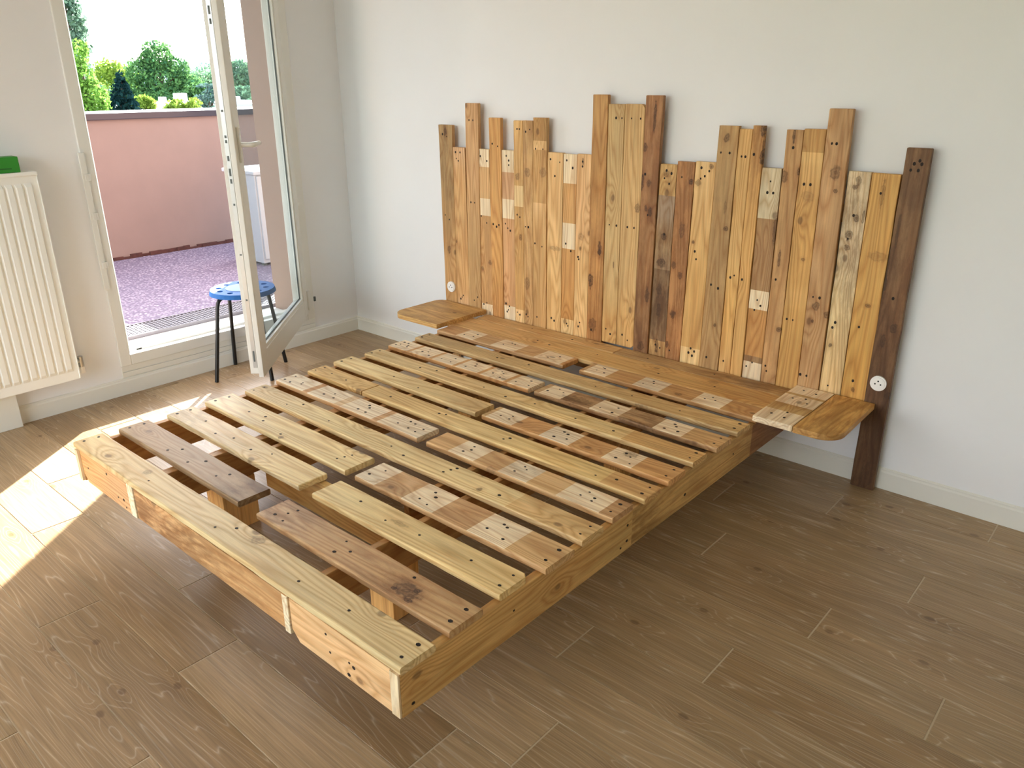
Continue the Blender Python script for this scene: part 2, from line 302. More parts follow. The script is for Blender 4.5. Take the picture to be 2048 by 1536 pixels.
def board(name, parent, org, axes, length, prof, T, cols, mat='pine', r=0.003, rough=0.0012, nails=(), screws=(), step=0.10, cut0=(0,0), cut1=(0,0), knots=()):
    """org: world corner (length 0, width 0, face). prof: width edges ((a0,b0),(a1,b1)) at both ends.
    cols: [(end fraction, srgb, stain)] along the length. nails: (x, y) in metres.
    cut0/cut1: corner chamfers (at width a, at width b) at the start / the end"""
    (a0, b0), (a1, b1) = prof
    xs = {0.0, length}
    for e, c, s in cols: xs.add(round(min(1, e)*length, 5))
    k = int(length/step)
    for i in range(1, k): xs.add(round(i*length/k, 5))
    for c in (*cut0,):
        if c: xs.add(c)
    for c in (*cut1,):
        if c: xs.add(length-c)
    e = min(0.0025, r)
    xs.add(e); xs.add(length-e)
    xs = sorted(xs)
    V = []; F = []; FC = []
    def tone(c):
        l = [v**0.88 for v in lin(c)]; y = 0.3*l[0]+0.6*l[1]+0.1*l[2]
        return [min(0.93, k*(0.94*v+0.06*y)) for v, k in zip(l, (1.15, 1.13, 1.06))]
    lum = lambda c: 0.3*c[0]+0.6*c[1]+0.1*c[2]
    seg = []; pv = 0.0
    for en, c, s in cols: seg.append((pv*length, min(1, en)*length, (*tone(c), s), lum(c))); pv = en
    # the pale, once covered squares show on the face only; edges keep the plain wood colour
    dark = [g for g in seg if g[3] < 195] or seg
    wsum = sum(g[1]-g[0] for g in dark)
    sidec = tuple(sum(np.array(g[2])*(g[1]-g[0]) for g in dark)/wsum)
    def colat(x, inside):
        """colour at x; 'inside' is the middle of the face, which picks the segment"""
        if inside < 0: return sidec
        k = next((q for q, g in enumerate(seg) if inside <= g[1]+1e-6), len(seg)-1)
        g = seg[k]; c = np.array(g[2])
        for q, bx in ((k-1, g[0]), (k+1, g[1])):
            if 0 <= q < len(seg) and abs(seg[q][3]-g[3]) < 21:
                soft = 0.5*min(0.35, g[1]-g[0], seg[q][1]-seg[q][0])
                d = abs(x-bx)
                if d < soft: c = c+(np.array(seg[q][2])-np.array(g[2]))*0.5*(1-d/soft)
        return tuple(c)
    for x in xs:
        t = x/length; a = a0+(a1-a0)*t; bb = b0+(b1-b0)*t
        if 0.01 < x < length-0.01: a += RNG.uniform(-rough, rough); bb += RNG.uniform(-rough, rough)
        if cut0[0] and x < cut0[0]: a += cut0[0]-x
        if cut0[1] and x < cut0[1]: bb -= cut0[1]-x
        if cut1[0] and x > length-cut1[0]: a += x-(length-cut1[0])
        if cut1[1] and x > length-cut1[1]: bb -= x-(length-cut1[1])
        ins = e*0.8 if x in (xs[0], xs[-1]) else 0.0
        zt, zb = -ins, -T+ins; aa, b2 = a+ins, bb-ins
        V += [(x,aa+r,zt),(x,aa+r*0.3,zt-r*0.3),(x,aa,zt-r),(x,aa,zb+r),(x,aa+r,zb),(x,b2-r,zb),(x,b2,zb+r),(x,b2,zt-r),(x,b2-r*0.3,zt-r*0.3),(x,b2-r,zt)]
    n = 10
    for i in range(len(xs)-1):
        mid = (xs[i]+xs[i+1])/2
        for k in range(n):
            F.append((i*n+k, i*n+(k+1)%n, (i+1)*n+(k+1)%n, (i+1)*n+k)); FC.append(mid if k in (0, 8, 9) or T > 0.03 else -1.0)
    F.append(tuple(range(n-1, -1, -1))); FC.append(0.0); q = (len(xs)-1)*n
    F.append(tuple(q+k for k in range(n))); FC.append(length)
    me = bpy.data.meshes.new(name); me.from_pydata(V, [], F); me.update()
    # outward normals
    bm = bmesh.new(); bm.from_mesh(me); bmesh.ops.recalc_face_normals(bm, faces=bm.faces[:]); bm.to_mesh(me); bm.free()
    ca = me.color_attributes.new('Col', 'FLOAT_COLOR', 'CORNER')
    buf = []
    for p in me.polygons:
        for li in p.loop_indices: buf += list(colat(me.vertices[me.loops[li].vertex_index].co.x, FC[p.index]))
    ca.data.foreach_set('color', buf)
    me.materials.append(knotted(M[mat], knots) if knots else M[mat])
    o = bpy.data.objects.new(name, me); COL.objects.link(o)
    m = Matrix([Vector(a) for a in axes]).transposed().to_4x4(); m.translation = Vector(org)
    if parent is not None:
        o.parent = parent; m.translation = Vector(org)-Vector(parent.location)
    o.matrix_local = m
    if nails or screws:
        for nm, lst, mt, rad in (('nail_holes', nails, 'nail', 0.0042), ('screw_heads', screws, 'nail', 0.0046)):
            if not lst: continue
            mb = MB()
            for (x, y) in lst:
                rr = rad*RNG.uniform(0.7, 1.25)
                mb.add([(x+math.cos(k*math.pi/3)*rr*1.25, y+math.sin(k*math.pi/3)*rr, z) for z in (-0.002, 0.0006) for k in range(6)],
                       [(6,7,8,9,10,11)]+[(k, (k+1)%6, 6+(k+1)%6, 6+k) for k in range(6)])
            q = mb.build(nm, M[mt], o, mtx=Matrix.Identity(4)); q['kind'] = 'stuff'
    return o

# ================================================================== SETTING
XR, YF, ZC = 5.6, -5.4, 2.5
# floor
floor = MB().box(-0.3, XR+0.1, YF-0.1, 0.3, -0.12, -0.0015).build('floor', M['joint']); tag(floor, kind='structure')
ROWX = {0:3.457, 1:2.99, 2:2.648, 3:3.357, 4:2.786, 5:3.20, 6:3.54, 7:3.067, 8:2.733, 9:2.35, 10:2.875, 11:2.708, 12:2.037, 13:1.576, 14:2.245, 15:1.943}
OAK = [(156,129,95), (162,136,102), (149,121,86), (168,142,108), (158,132,98), (153,126,93)]
rr = random.Random(11)
def floor_planks():
    k = 0
    while True:
        y1 = 0.0 if k == 0 else -0.155-0.17*(k-1); y0 = -0.155-0.17*k
        if y1 < YF: break
        y0 = max(y0, YF)
        x = ROWX.get(k, rr.uniform(0, 1)); Lp = 1.005
        while x > 0: x -= Lp
        while x < XR:
            xa, xb = max(x, 0.0), min(x+Lp, XR)
            if xb-xa > 0.02:
                c = rr.choice(OAK); j = rr.uniform(-5, 5)
                col = tuple(v+j for v in c)
                board_plank(xa+0.0022, xb-0.0022, y0+0.0012, y1-0.0012, col)
            x += Lp
        k += 1
def board_plank(x0, x1, y0, y1, col):
    l, wd = x1-x0, y1-y0
    me = bpy.data.meshes.new('floor_plank')
    b = 0.0008
    V = [(0,0,-0.01),(l,0,-0.01),(l,wd,-0.01),(0,wd,-0.01),(0,0,-b),(l,0,-b),(l,wd,-b),(0,wd,-b),(b,b,0),(l-b,b,0),(l-b,wd-b,0),(b,wd-b,0)]
    F = [(0,1,5,4),(1,2,6,5),(2,3,7,6),(3,0,4,7),(4,5,9,8),(5,6,10,9),(6,7,11,10),(7,4,8,11),(8,9,10,11)]
    me.from_pydata(V, [], F); me.update()
    ca = me.color_attributes.new('Col', 'FLOAT_COLOR', 'CORNER'); ca.data.foreach_set('color', [*lin(col), 0.0]*len(me.loops))
    me.materials.append(M['oak'])
    o = bpy.data.objects.new('floor_plank', me); COL.objects.link(o); o.parent = floor; o.location = (x0, y0, 0)
    return o
floor_planks()

# balcony door opening in the window wall: y -1.42..-0.31 ; second, unseen opening added for fill daylight
DY0, DY1, DZ1 = -1.42, -0.31, 2.25
WT = 0.315                                     # wall thickness
FILL_OPENING = (-4.9, -4.0, 0.25, 2.25)                  # unseen opening added further along this wall to let in fill light
def wall_box(mb, y0, y1, z0, z1, x0=-WT, x1=0.0): mb.box(x0, x1, y0, y1, z0, z1)
mb = MB()
for a in ((DY1, 0.0, 0, ZC), (DY0, DY1, DZ1, ZC), (DY0, DY1, -0.1, 0.14), (FILL_OPENING[1], DY0, 0, ZC), (FILL_OPENING[0], FILL_OPENING[1], 0, FILL_OPENING[2]), (FILL_OPENING[0], FILL_OPENING[1], FILL_OPENING[3], ZC), (YF, FILL_OPENING[0], 0, ZC)):
    wall_box(mb, *a, x0=-0.10)
wl = mb.build('wall_left', M['wall']); tag(wl, kind='structure')
mb = MB()
for a in ((DY1-0.05, 1.4, -0.3, ZC+.3), (DY0+0.05, DY1-0.05, DZ1, ZC+.3), (DY0+0.05, DY1-0.05, -0.3, 0.12), (FILL_OPENING[1], DY0+0.05, -0.3, ZC+.3), (FILL_OPENING[0], FILL_OPENING[1], -0.3, FILL_OPENING[2]), (FILL_OPENING[0], FILL_OPENING[1], FILL_OPENING[3], ZC+.3), (YF, FILL_OPENING[0], -0.3, ZC+.3)):
    wall_box(mb, *a, x0=-WT, x1=-0.10)
wo = mb.build('wall_outside', M['orange']); tag(wo, kind='structure')
wb = MB().box(-0.10, XR+0.1, 0.0, 0.15, 0, ZC).build('wall_back', M['wall']); tag(wb, kind='structure')
wr = MB().box(XR, XR+0.1, YF, 0.0, 0, ZC).build('wall_right', M['wall']); tag(wr, kind='structure')
wf = MB().box(3.4, XR+0.1, YF-0.1, YF, 0, ZC).build('wall_front_blocker', M['wall']); tag(wf, kind='structure')  # unseen stretch of wall, added to block fill light from the right front
ce = MB().box(-WT, XR+0.1, YF-0.1, 0.15, ZC, ZC+0.1).build('ceiling', M['wall']); tag(ce, kind='structure')

# baseboards with a small bead
def baseboard(name, p0, p1, nrm):
    p0, p1, nrm = Vector(p0), Vector(p1), Vector(nrm)
    prof = [(0,0),(0.013,0),(0.013,0.066),(0.009,0.072),(0.009,0.077),(0.004,0.081),(0,0.081)]
    V = [p+nrm*a+Vector((0,0,z)) for p in (p0, p1) for a, z in prof]; n = len(prof)
    F = [tuple(range(n)), tuple(range(2*n-1, n-1, -1))]+[(i, n+i, n+(i+1)%n, (i+1)%n) for i in range(n)]
    o = MB().add(V, F).build(name, M['trim']); tag(o, kind='structure'); return o
baseboard('baseboard_back', (0.0, 0, 0), (XR, 0, 0), (0,-1,0))
baseboard('baseboard_left', (0, 0, 0), (0, -1.885, 0), (1,0,0))
# white pipe casing under the radiator
tag(MB().box(0.0, 0.045, -2.02, -1.888, 0, 0.155, b=0.003).build('trim_1', M['trim']), kind='structure')
# narrow panel strips between door threshold and baseboard
tag(MB().box(0.0, 0.006, DY0, DY1, 0.083, 0.108, b=0.001).box(0.0, 0.006, DY0, DY1, 0.111, 0.139, b=0.001).build('trim_2', M['trim']), kind='structure')

# ------------------------------------------------------------------ balcony door
door = empty('door_1', (0, -0.865, 0.14)); tag(door, kind='structure')
fr = MB()
fr.box(-0.06, 0.012, DY0, DY0+0.05, 0.14, DZ1, b=0.004)          # left jamb
fr.box(-0.06, -0.02, DY0+0.05, DY0+0.066, 0.14, DZ1, b=0.002)
fr.box(-0.06, 0.012, DY1-0.05, DY1, 0.14, DZ1, b=0.004)          # right jamb
fr.box(-0.06, -0.02, DY1-0.066, DY1-0.05, 0.14, DZ1, b=0.002)
fr.box(-0.06, 0.012, DY0, DY1, DZ1-0.05, DZ1, b=0.004)
fr.build('frame', M['pvc'], door)
th = MB().box(-0.06, 0.012, DY0+0.05, DY1-0.05, 0.14, 0.192, b=0.004).box(-0.075, -0.03, DY0+0.066, DY1-0.066, 0.15, 0.204, b=0.003)
th.build('threshold', M['pvc'], door)
MB().box(-0.031, -0.029, DY0+0.10, DY0+0.125, 0.193, 0.199).build('drain_slot', M['dark'], door)
MB().box(0.0125, 0.022, DY0-0.012, DY0+0.014, 0.52, 1.13, b=0.003).build('cable_strip', M['pvc'], door)
for z in (0.62, 0.84, 1.01):
    MB().box(0.0125, 0.027, DY0-0.002, DY0+0.022, z, z+0.03, b=0.002).build('strip_clip', M['pvc'], door)
MB().box(0.0, 0.010, DY1+0.004, DY1+0.016, 0.235, 0.262, b=0.002).build('hinge_cap', M['gasket'], door)
# sash, opened inwards 43 degrees, hinged at (0.03,-0.36)
hx, hy = 0.03, -0.365
ang = math.atan2(-1.075-hy, 0.705-hx)
SL, SZ0, SZ1, ST = 0.985, 0.180, 2.21, 0.062       # length, bottom, top, thickness
# local: x along sash from the hinge, y away from the inner face (outwards of the room), z up
Ms = Matrix.Translation(Vector((hx, hy, 0))-Vector(door.location)) @ Matrix.Rotation(ang, 4, 'Z')
# inner face normal must face +x/+y side: local +y after rotation by ang(-46deg) is (0.72,0.69): inner face is y=0, body goes to y=-ST
SW = 0.082
sb = MB()
sb.box(0, SW, -ST, 0, SZ0, SZ1, b=0.004)
sb.box(SL-SW, SL, -ST, 0, SZ0, SZ1, b=0.004)
sb.box(SW, SL-SW, -ST, 0, SZ0, SZ0+SW+0.012, b=0.004)
sb.box(SW, SL-SW, -ST, 0, SZ1-SW, SZ1, b=0.004)
sb.box(SL-0.002, SL+0.014, -0.022, 0, SZ0-0.012, SZ1, b=0.003)       # rebate lip on the closing edge
sb.box(SW, SL, -0.022, 0, SZ0-0.012, SZ0+0.01, b=0.003)
sash = sb.build('sash', M['pvc'], door, mtx=Ms)
I4 = Matrix.Identity(4)
gx0, gx1, gz0, gz1 = SW+0.012, SL-SW-0.012, SZ0+SW+0.026, SZ1-SW-0.012
bead = MB()
for (a, b_, c, d) in ((SW-0.002, gx0+0.004, gz0-0.016, gz1+0.01), (gx1-0.004, SL-SW+0.002, gz0-0.016, gz1+0.01)):
    bead.box(a, b_, -0.018, -0.004, c, d, b=0.002)
bead.box(gx0, gx1, -0.018, -0.004, gz0-0.016, gz0+0.004, b=0.002)
bead.build('glazing_bead', M['pvc'], sash, mtx=I4)
gk = MB()
gk.box(gx0+0.003, gx0+0.007, -0.0235, -0.017, gz0, gz1).box(gx1-0.007, gx1-0.003, -0.0235, -0.017, gz0, gz1).box(gx0, gx1, -0.0235, -0.017, gz0+0.003, gz0+0.008)
gk.build('gasket', M['gasket'], sash, mtx=I4)
MB().box(SW-0.001, SL-SW+0.001, -0.030, -0.026, gz0-0.01, gz1+0.01).build('pane', M['glass'], sash, mtx=I4)
lk = MB().box(SL-0.001, SL+0.0025, -0.045, -0.028, SZ0+0.03, SZ1-0.03)
lk.build('lock_strip', M['steel'], sash, mtx=I4)
pl = MB()
for z, h in ((0.24, 0.03), (0.27, 0.02), (0.52, 0.008), (0.72, 0.006), (0.93, 0.008), (1.02, 0.018), (1.05, 0.03), (1.11, 0.02), (1.18, 0.012), (1.2, 0.01), (1.30, 0.008), (1.62, 0.02), (1.655, 0.03), (1.72, 0.01)):
    pl.box(SL+0.002, SL+0.0045, -0.040, -0.033, z, z+h)
pl.build('lock_bolts', M['gasket'], sash, mtx=I4)
hd = MB().box(SL-0.056, SL-0.026, 0, 0.010, 1.10, 1.24, b=0.004)
hd.tube([(SL-0.041, 0.006, 1.17), (SL-0.041, 0.045, 1.17), (SL-0.050, 0.055, 1.17), (SL-0.10, 0.056, 1.17), (SL-0.165, 0.052, 1.17)], [0.010, 0.010, 0.011, 0.010, 0.008], 10)
hd.build('handle', M['pvc'], sash, smooth=True, mtx=I4)
MB().tube([(-0.006, 0.004, SZ0+0.02), (-0.006, 0.004, SZ0+0.13)], 0.010, 10).build('hinge', M['pvc'], sash, smooth=True, mtx=I4)

# ------------------------------------------------------------------ balcony
bf = MB().box(-2.6, -WT, -6.0, 4.0, -0.25, 0.15).build('floor_balcony', M['pebble']); tag(bf, kind='structure')
sl = MB().box(-WT-0.03, -0.075, DY0+0.05, DY1-0.05, 0.12, 0.152, b=0.003).build('trim_3', M['pvc']); tag(sl, kind='structure')
pa = empty('wall_parapet', (-2.4, 0, 0.15)); tag(pa, kind='structure')
MB().box(-2.9, -2.4, -6.0, 4.0, 0.15, 1.16).build('parapet_wall', M['pink'], pa)
MB().box(-2.95, -2.375, -6.0, 4.0, 1.16, 1.205, b=0.004).build('coping', M['coping'], pa)
mb = MB(); r5 = random.Random(5); y = -3.0
while y < 2.5:
    l = r5.uniform(0.03, 0.09); h = r5.uniform(0.014, 0.034); mb.box(-2.4, -2.4+r5.uniform(0.006, 0.02), y, y+l, 0.15, 0.15+h); y += l
mb.build('bitumen_strip', M['tar'], pa)
# perforated drain grating in front of the door
gr = empty('drain_grating', (-0.36, -0.9, 0.153))
tag(gr, 'white metal drain grating outside the open balcony door', 'grating')
gx_0, gx_1, gy_0, gy_1 = -0.56, -WT-0.032, -1.8, 0.6
mb = MB().box(gx_0, gx_0+0.008, gy_0, gy_1, 0.1505, 0.170).box(gx_1-0.008, gx_1, gy_0, gy_1, 0.1505, 0.170).box(gx_0, gx_1, gy_0, gy_0+0.008, 0.1505, 0.170).box(gx_0, gx_1, gy_1-0.008, gy_1, 0.1505, 0.170)
mb.build('grating_frame', M['gratemetal'], gr)
MB().box(gx_0+0.008, gx_1-0.008, gy_0+0.008, gy_1-0.008, 0.1503, 0.1515).build('dark_gap_sheet', M['gasket'], gr)  # dark sheet added under the bars so the gaps look shaded
mb = MB(); y = gy_0+0.01
while y < gy_1-0.01:
    mb.box(gx_0+0.008, gx_1-0.008, y, y+0.008, 0.160, 0.168); y += 0.022
x = gx_0+0.026
while x < gx_1-0.01:
    mb.box(x, x+0.008, gy_0+0.008, gy_1-0.008, 0.160, 0.1675); x += 0.022
tag(mb.build('grating_bars', M['gratemetal'], gr), kind='stuff')
# white cabinet on the balcony
cb = empty('balcony_cabinet', (-1.55, 0.5, 0.15))
tag(cb, 'white plastic cabinet on the balcony seen through the door glass', 'cabinet')
MB().box(-1.75, -1.36, 0.225, 0.80, 0.17, 0.80, b=0.006).build('body', M['cabinet'], cb)
MB().box(-1.77, -1.34, 0.210, 0.815, 0.80, 0.825, b=0.006).build('lid', M['cabinet'], cb)
for y0, y1 in ((0.235, 0.505), (0.515, 0.79)):
    MB().box(-1.36, -1.345, y0, y1, 0.20, 0.79, b=0.005).build('door', M['cabinet'], cb)
for xx in (-1.72, -1.40):
    for yy in (0.25, 0.76): MB().box(xx-.015, xx+.015, yy-.015, yy+.015, 0.15, 0.171).build('foot', M['gasket'], cb)

# ------------------------------------------------------------------ BED
PALE = (228, 208, 176); PALE2 = (222, 205, 178); YEL = (214, 178, 112); YEL2 = (220, 190, 128); SAND = (206, 182, 132); ORG = (198, 146, 86); ORG2 = (190, 138, 82); GRY = (150, 122, 88); OLD = (176, 138, 92); CREAM = (222, 198, 142)
bed = empty('bed', (1.94, -1.0, 0))
tag(bed, 'low pallet-wood bed base with spaced slats, floating above the floor', 'bed')
Hh, T = 0.3152, 0.020
X0, X1 = 1.14, 2.74
SY = [(-2.0394,-1.9418),(-1.8958,-1.7909),(-1.7295,-1.6256),(-1.5815,-1.4666),(-1.4250,-1.3300),(-1.2821,-1.1801),(-1.1382,-1.0459),(-1.0028,-0.902),(-0.8479,-0.7588),(-0.7079,-0.605),(-0.5538,-0.4594),(-0.408,-0.299),(-0.2955,-0.1485),(-0.1445,-0.0550)]
def P_(seq):   # [(width weight, colour, stain)...] -> cumulative
    tot = sum(s[0] for s in seq); acc = 0; out = []
    for wgt, c, st in seq: acc += wgt/tot; out.append((acc, c, st))
    out[-1] = (1.0, out[-1][1], out[-1][2]); return out
def slat(k, xa, xb, seq, extra=(), ends=(True, True), name='slat', z=Hh, tilt=0.0, cut0=(0,0), cut1=(0,0)):
    y0, y1 = SY[k]; wd = y1-y0; l = xb-xa
    nl = []; cols = P_(seq); prev = 0
    for e, c, s in cols:
        if c in (PALE, PALE2) and (e-prev)*l > 0.05:
            m = (prev+e)/2*l; j = lambda q: RNG.uniform(-q, q)
            nl += [(m-0.025+j(.012), wd*(0.35+j(.12))), (m+0.010+j(.012), wd*(0.62+j(.12))), (m+0.03+j(.01), wd*(0.3+j(.1)))][:RNG.choice((2, 3, 3))]
            if RNG.random() < 0.5: nl.append((m-0.01, wd*0.75))
        prev = e
    nl += [(a*l, b*wd) for a, b in extra]
    sc = []
    if ends[0]: sc += [(0.022, wd*0.28), (0.026, wd*0.74)]
    if ends[1]: sc += [(l-0.024, wd*0.26), (l-0.026, wd*0.75)]
    return board(name, bed, (xa, y0, z), AX_SLAT, l, ((0, wd), (tilt, wd+tilt)), T, cols, r=0.0042, nails=nl, screws=sc, cut0=cut0, cut1=cut1,
                 knots=[(kx-xa, ky-y0, a, b, q) for nm, kx, ky, a, b, q in SLAT_KNOTS if nm.rstrip('LR') == str(k) and xa < kx < xb])
# whole and two-piece slats, nearest the foot end first
slat(0, X0-0.012, X1+0.004, [(1, SAND, 0.10), (1, (200,178,130), 0.05), (1, (210,186,134), 0.0)], [(.28,.4),(.52,.35),(.55,.7),(.75,.4),(.86,.5)], cut0=(0,0.0))
slat(1, X0-0.004, 1.893, [(5, GRY, 0.10), (1, (138,112,82), 0.7)], [(.38,.3),(.42,.62),(.55,.3),(.6,.68),(.75,.4),(.78,.7)], (True, False))
slat(1, 1.986, X1-0.002, [(1, (184,148,108), 0.5), (2, (188,150,104), 0.15), (1, (176,134,88), 0.6), (1, (186,148,100), 0.1)], [(.06,.3),(.09,.55),(.12,.25),(.1,.8),(.42,.25),(.40,.72),(.46,.5),(.73,.8)], (False, True))
slat(2, X0+0.002, 1.942, [(1, (200,180,140), 0.5), (2, (204,182,138), 0.2), (2, CREAM, 0.0)], [(.2,.6),(.35,.3),(.45,.5),(.6,.4),(.7,.65)], (True, False))
slat(2, 2.007, X1-0.008, [(1, CREAM, 0.05), (2, (216,188,128), 0.12), (1, YEL2, 0.05)], [(.2,.6),(.38,.4),(.55,.5),(.8,.55)], (False, True), cut1=(0, 0.012))
slat(3, X0-0.006, 1.967, [(1, (214,196,154), 0.1), (2, CREAM, 0.05)], [(.25,.5),(.35,.62),(.38,.4),(.55,.2),(.9,.3),(.91,.5),(.92,.7)], (True, False))
slat(3, 2.013, X1+0.008, [(1.1, PALE2, 0.0), (1.4, (200,160,112), 0.15), (1.5, PALE, 0.0), (1.6, (196,152,102), 0.25), (1.6, PALE, 0.0), (1.6, (204,164,110), 0.0)], (), (False, True))
slat(4, X0+0.006, X1+0.001, [(1, (208,184,136), 0.1), (2, CREAM, 0.0), (2, (220,194,138), 0.04), (1, (206,170,112), 0.0)], [(.15,.3),(.18,.7),(.3,.4),(.5,.5),(.55,.3),(.66,.35),(.665,.6),(.67,.8),(.8,.4)])
slat(5, X0-0.004, 1.959, [(1.2, PALE2, 0.0), (.2, ORG2, 0.1), (1.1, PALE2, 0), (.25, (206,176,134), 0), (1.2, PALE2, 0), (.2, (196,150,100), 0.2), (1.4, PALE2, 0.12)], [(.95,.3),(.96,.6)], (True, False))
slat(5, 2.002, X1-0.004, [(1.1, (208,164,108), 0.0), (1.2, PALE, 0.0), (1.1, (200,158,106), 0.2), (1.2, PALE2, 0.35), (1.2, (206,166,112), 0.0), (1.6, PALE, 0.0), (.5, (178,136,90), 0.1)], (), (False, True))
slat(6, X0+0.001, 1.487, [(1, (208,172,106), 0.05)], [(.3,.5),(.6,.4)], (True, False))
slat(6, 1.491, X1+0.006, [(2, YEL, 0.05), (3, YEL2, 0.0), (2, (218,184,116), 0.0), (1, (204,158,96), 0.05)], [(.1,.4),(.3,.5),(.32,.6),(.55,.4),(.56,.6),(.85,.3),(.9,.5)], (False, True))
slat(7, X0-0.008, 1.957, [(1, CREAM, 0.0), (1, (216,188,130), 0.05), (.6, (206,176,120), 0.3)], [(.4,.5),(.6,.3)], (True, False))
slat(7, 1.987, X1+0.002, [(.2, (196,158,104), 0.1), (1.2, PALE, 0), (1.2, (198,146,88), 0.0), (1.2, PALE2, 0.1), (1.3, (196,146,88), 0.15), (1.1, PALE, 0), (1.3, (200,148,88), 0.1)], (), (False, True))
slat(8, X0+0.004, X1-0.004, [(1, (206,178,122), 0.1), (2, (212,182,126), 0.15), (2, YEL2, 0.15), (1, (204,160,96), 0.1)], [(.2,.4),(.25,.6),(.42,.5),(.5,.3),(.58,.5),(.7,.4),(.8,.4)])
slat(9, X0-0.004, 1.953, [(1, PALE, 0), (.15, ORG, 0), (1, PALE, 0), (.15, ORG, 0), (1, PALE, 0), (.15, ORG, 0), (1, PALE, 0), (.15, ORG, 0), (1, PALE, 0), (.15, ORG, 0), (.9, PALE, 0)], (), (True, False))
slat(9, 1.982, X1+0.003, [(.25, (184,148,102), 0.1), (1, PALE, 0.0), (1.3, (176,138,94), 0.7), (1.2, PALE, 0.0), (1.4, (178,142,98), 0.6), (1.1, PALE, 0.0), (1.3, (196,154,100), 0.15)], (), (False, True))
slat(10, X0+0.002, X1-0.002, [(1, (188,160,110), 0.15), (2, (202,172,118), 0.2), (2, (206,170,110), 0.2)], [(.3,.4),(.4,.6),(.62,.4),(.72,.5),(.85,.4)])
slat(11, X0-0.004, 1.888, [(.8, (190,146,96), 0.1), (.7, PALE, 0), (.7, (192,152,104), 0.1), (.9, PALE, 0), (.7, (194,152,102), 0.05), (.9, PALE, 0), (.12, ORG2, 0)], (), (False, False))
slat(11, 1.972, X1-0.006, [(.2, (180,140,92), 0.05), (1, PALE, 0), (1.2, (194,148,92), 0.1), (1.1, PALE2, 0.1), (1.3, (192,146,90), 0.25), (1.1, PALE, 0.0), (1.3, (188,140,84), 0.1)], (), (False, False))
slat(12, X0-0.02, X1-0.02, [(2, (206,164,104), 0.05), (2, (208,166,100), 0.05), (1, (194,146,80), 0.05)], [(.3,.5),(.35,.4),(.5,.6),(.7,.4),(.85,.5)], (False, False))
slat(13, X0, 1.955, [(1, (196,154,96), 0.15), (1, (202,162,104), 0.1)], [(.4,.5),(.7,.4)], (False, False))
slat(13, 1.957, X1-0.02, [(1, (188,152,100), 0.2), (1, (180,140,86), 0.55)], [(.2,.4),(.6,.5)], (False, False))
# rails: z 0.18..0.294
zt = Hh-T-0.0005
RAILC = (196, 150, 84); RAILC2 = (204, 160, 92)
def rail_y(name, x, y0, y1, z0, z1, cols, th=0.024, nails=()):
    return board(name, bed, (x, y0, z0), AX_SIDE, y1-y0, ((0, z1-z0), (0, z1-z0)), th, cols, r=0.0015, nails=nails, rough=0.0008)
rail_y('side_rail', X1-0.004, -2.034, -1.180, 0.178, zt, [(.45, RAILC2, .1), (.8, RAILC, .1), (1, (206,166,96), .25)], nails=[(.03,.02),(.35,.07),(.83,.03),(.83,.08),(.80,.02)])
rail_y('side_rail', X1-0.007, -1.178, -0.10, 0.176, zt, [(.12, (184,146,84), .6), (.7, (192,150,84), .3), (1, (150,100,56), .3)], nails=[(.3,.04),(.62,.06)])
rail_y('side_rail', X0+0.015, -2.034, -0.10, 0.180, zt, [(1, (188,140,82), .1)])
for xs, y0 in ((1.540, -2.038), (2.342, -2.039)):
    rail_y('stringer', xs, y0, -0.10, 0.186, zt, [(.02, (232,220,190), 0), (1, (186,140,86), .15)], th=0.036 if xs < 2 else 0.022)
rail_y('stringer', 1.630, -1.640, -0.10, 0.182, zt, [(1, (190,144,88), .15)], th=0.022)
rail_y('stringer', 2.230, -1.560, -0.10, 0.182, zt, [(1, (190,144,88), .15)], th=0.022)
def rail_x(name, x0, x1, y, z0, z1, cols, nails=(), th=0.022, cut0=(0,0), cut1=(0,0)):
    return board(name, bed, (x0, y, z0), AX_FRONT, x1-x0, ((0, z1-z0), (0, z1-z0)), th, cols, r=0.0015, nails=nails, cut0=cut0, cut1=cut1, rough=0.0008)
rail_x('front_rail', 1.150, 1.500, -2.033, 0.181, zt-0.002, [(.5, (214,160,100), .05), (1, (206,158,110), .2)], [(.05,.06),(.2,.09),(.26,.03),(.3,.035),(.31,.012)], cut0=(0.030,0))
rail_x('front_rail', 1.546, 2.316, -2.036, 0.190, zt-0.004, [(.3, (196,150,100), .7), (.6, (202,158,104), .6), (1, (206,160,104), .35)])
rail_x('front_rail', 2.346, 2.706, -2.036, 0.177, zt-0.004, [(1, (218,176,124), .1)], [(.14,.085),(.15,.04),(.22,.05),(.215,.015),(.235,.045)], cut0=(0.028,0))
board('end_block', bed, (X1-0.0045, -2.0405, 0.180), AX_UP, zt-0.182, ((0, 0.026), (0, 0.026)), 0.006, [(1, (222,206,172), .25)], r=0.001)
board('end_block', bed, (1.153, -2.042, 0.182), ((0,0,1), (-1,0,0), (0,-1,0)), zt-0.184, ((0, 0.018), (0, 0.018)), 0.02, [(1, (220,204,170), .1)], r=0.001)
rail_x('back_rail', 1.16, 2.708, -0.078, 0.182, zt, [(1, (186,140,86), .15)])
rail_x('cross_beam', 1.634, 2.318, -1.655, 0.175, zt-0.001, [(.5, (204,164,94), .15), (1, (198,154,86), .1)])
# posts that carry the frame
for (px0, px1, py0, py1) in ((1.43, 1.536, -1.765, -1.64), (2.205, 2.305, -1.70, -1.60), (1.46, 1.536, -0.60, -0.47), (2.24, 2.316, -0.60, -0.47)):
    board('support_post', bed, (px1, py0, 0.0), AX_UP, 0.182, ((0, px1-px0), (0, px1-px0)), py1-py0, [(1, (210,156,84), .05)], r=0.002)

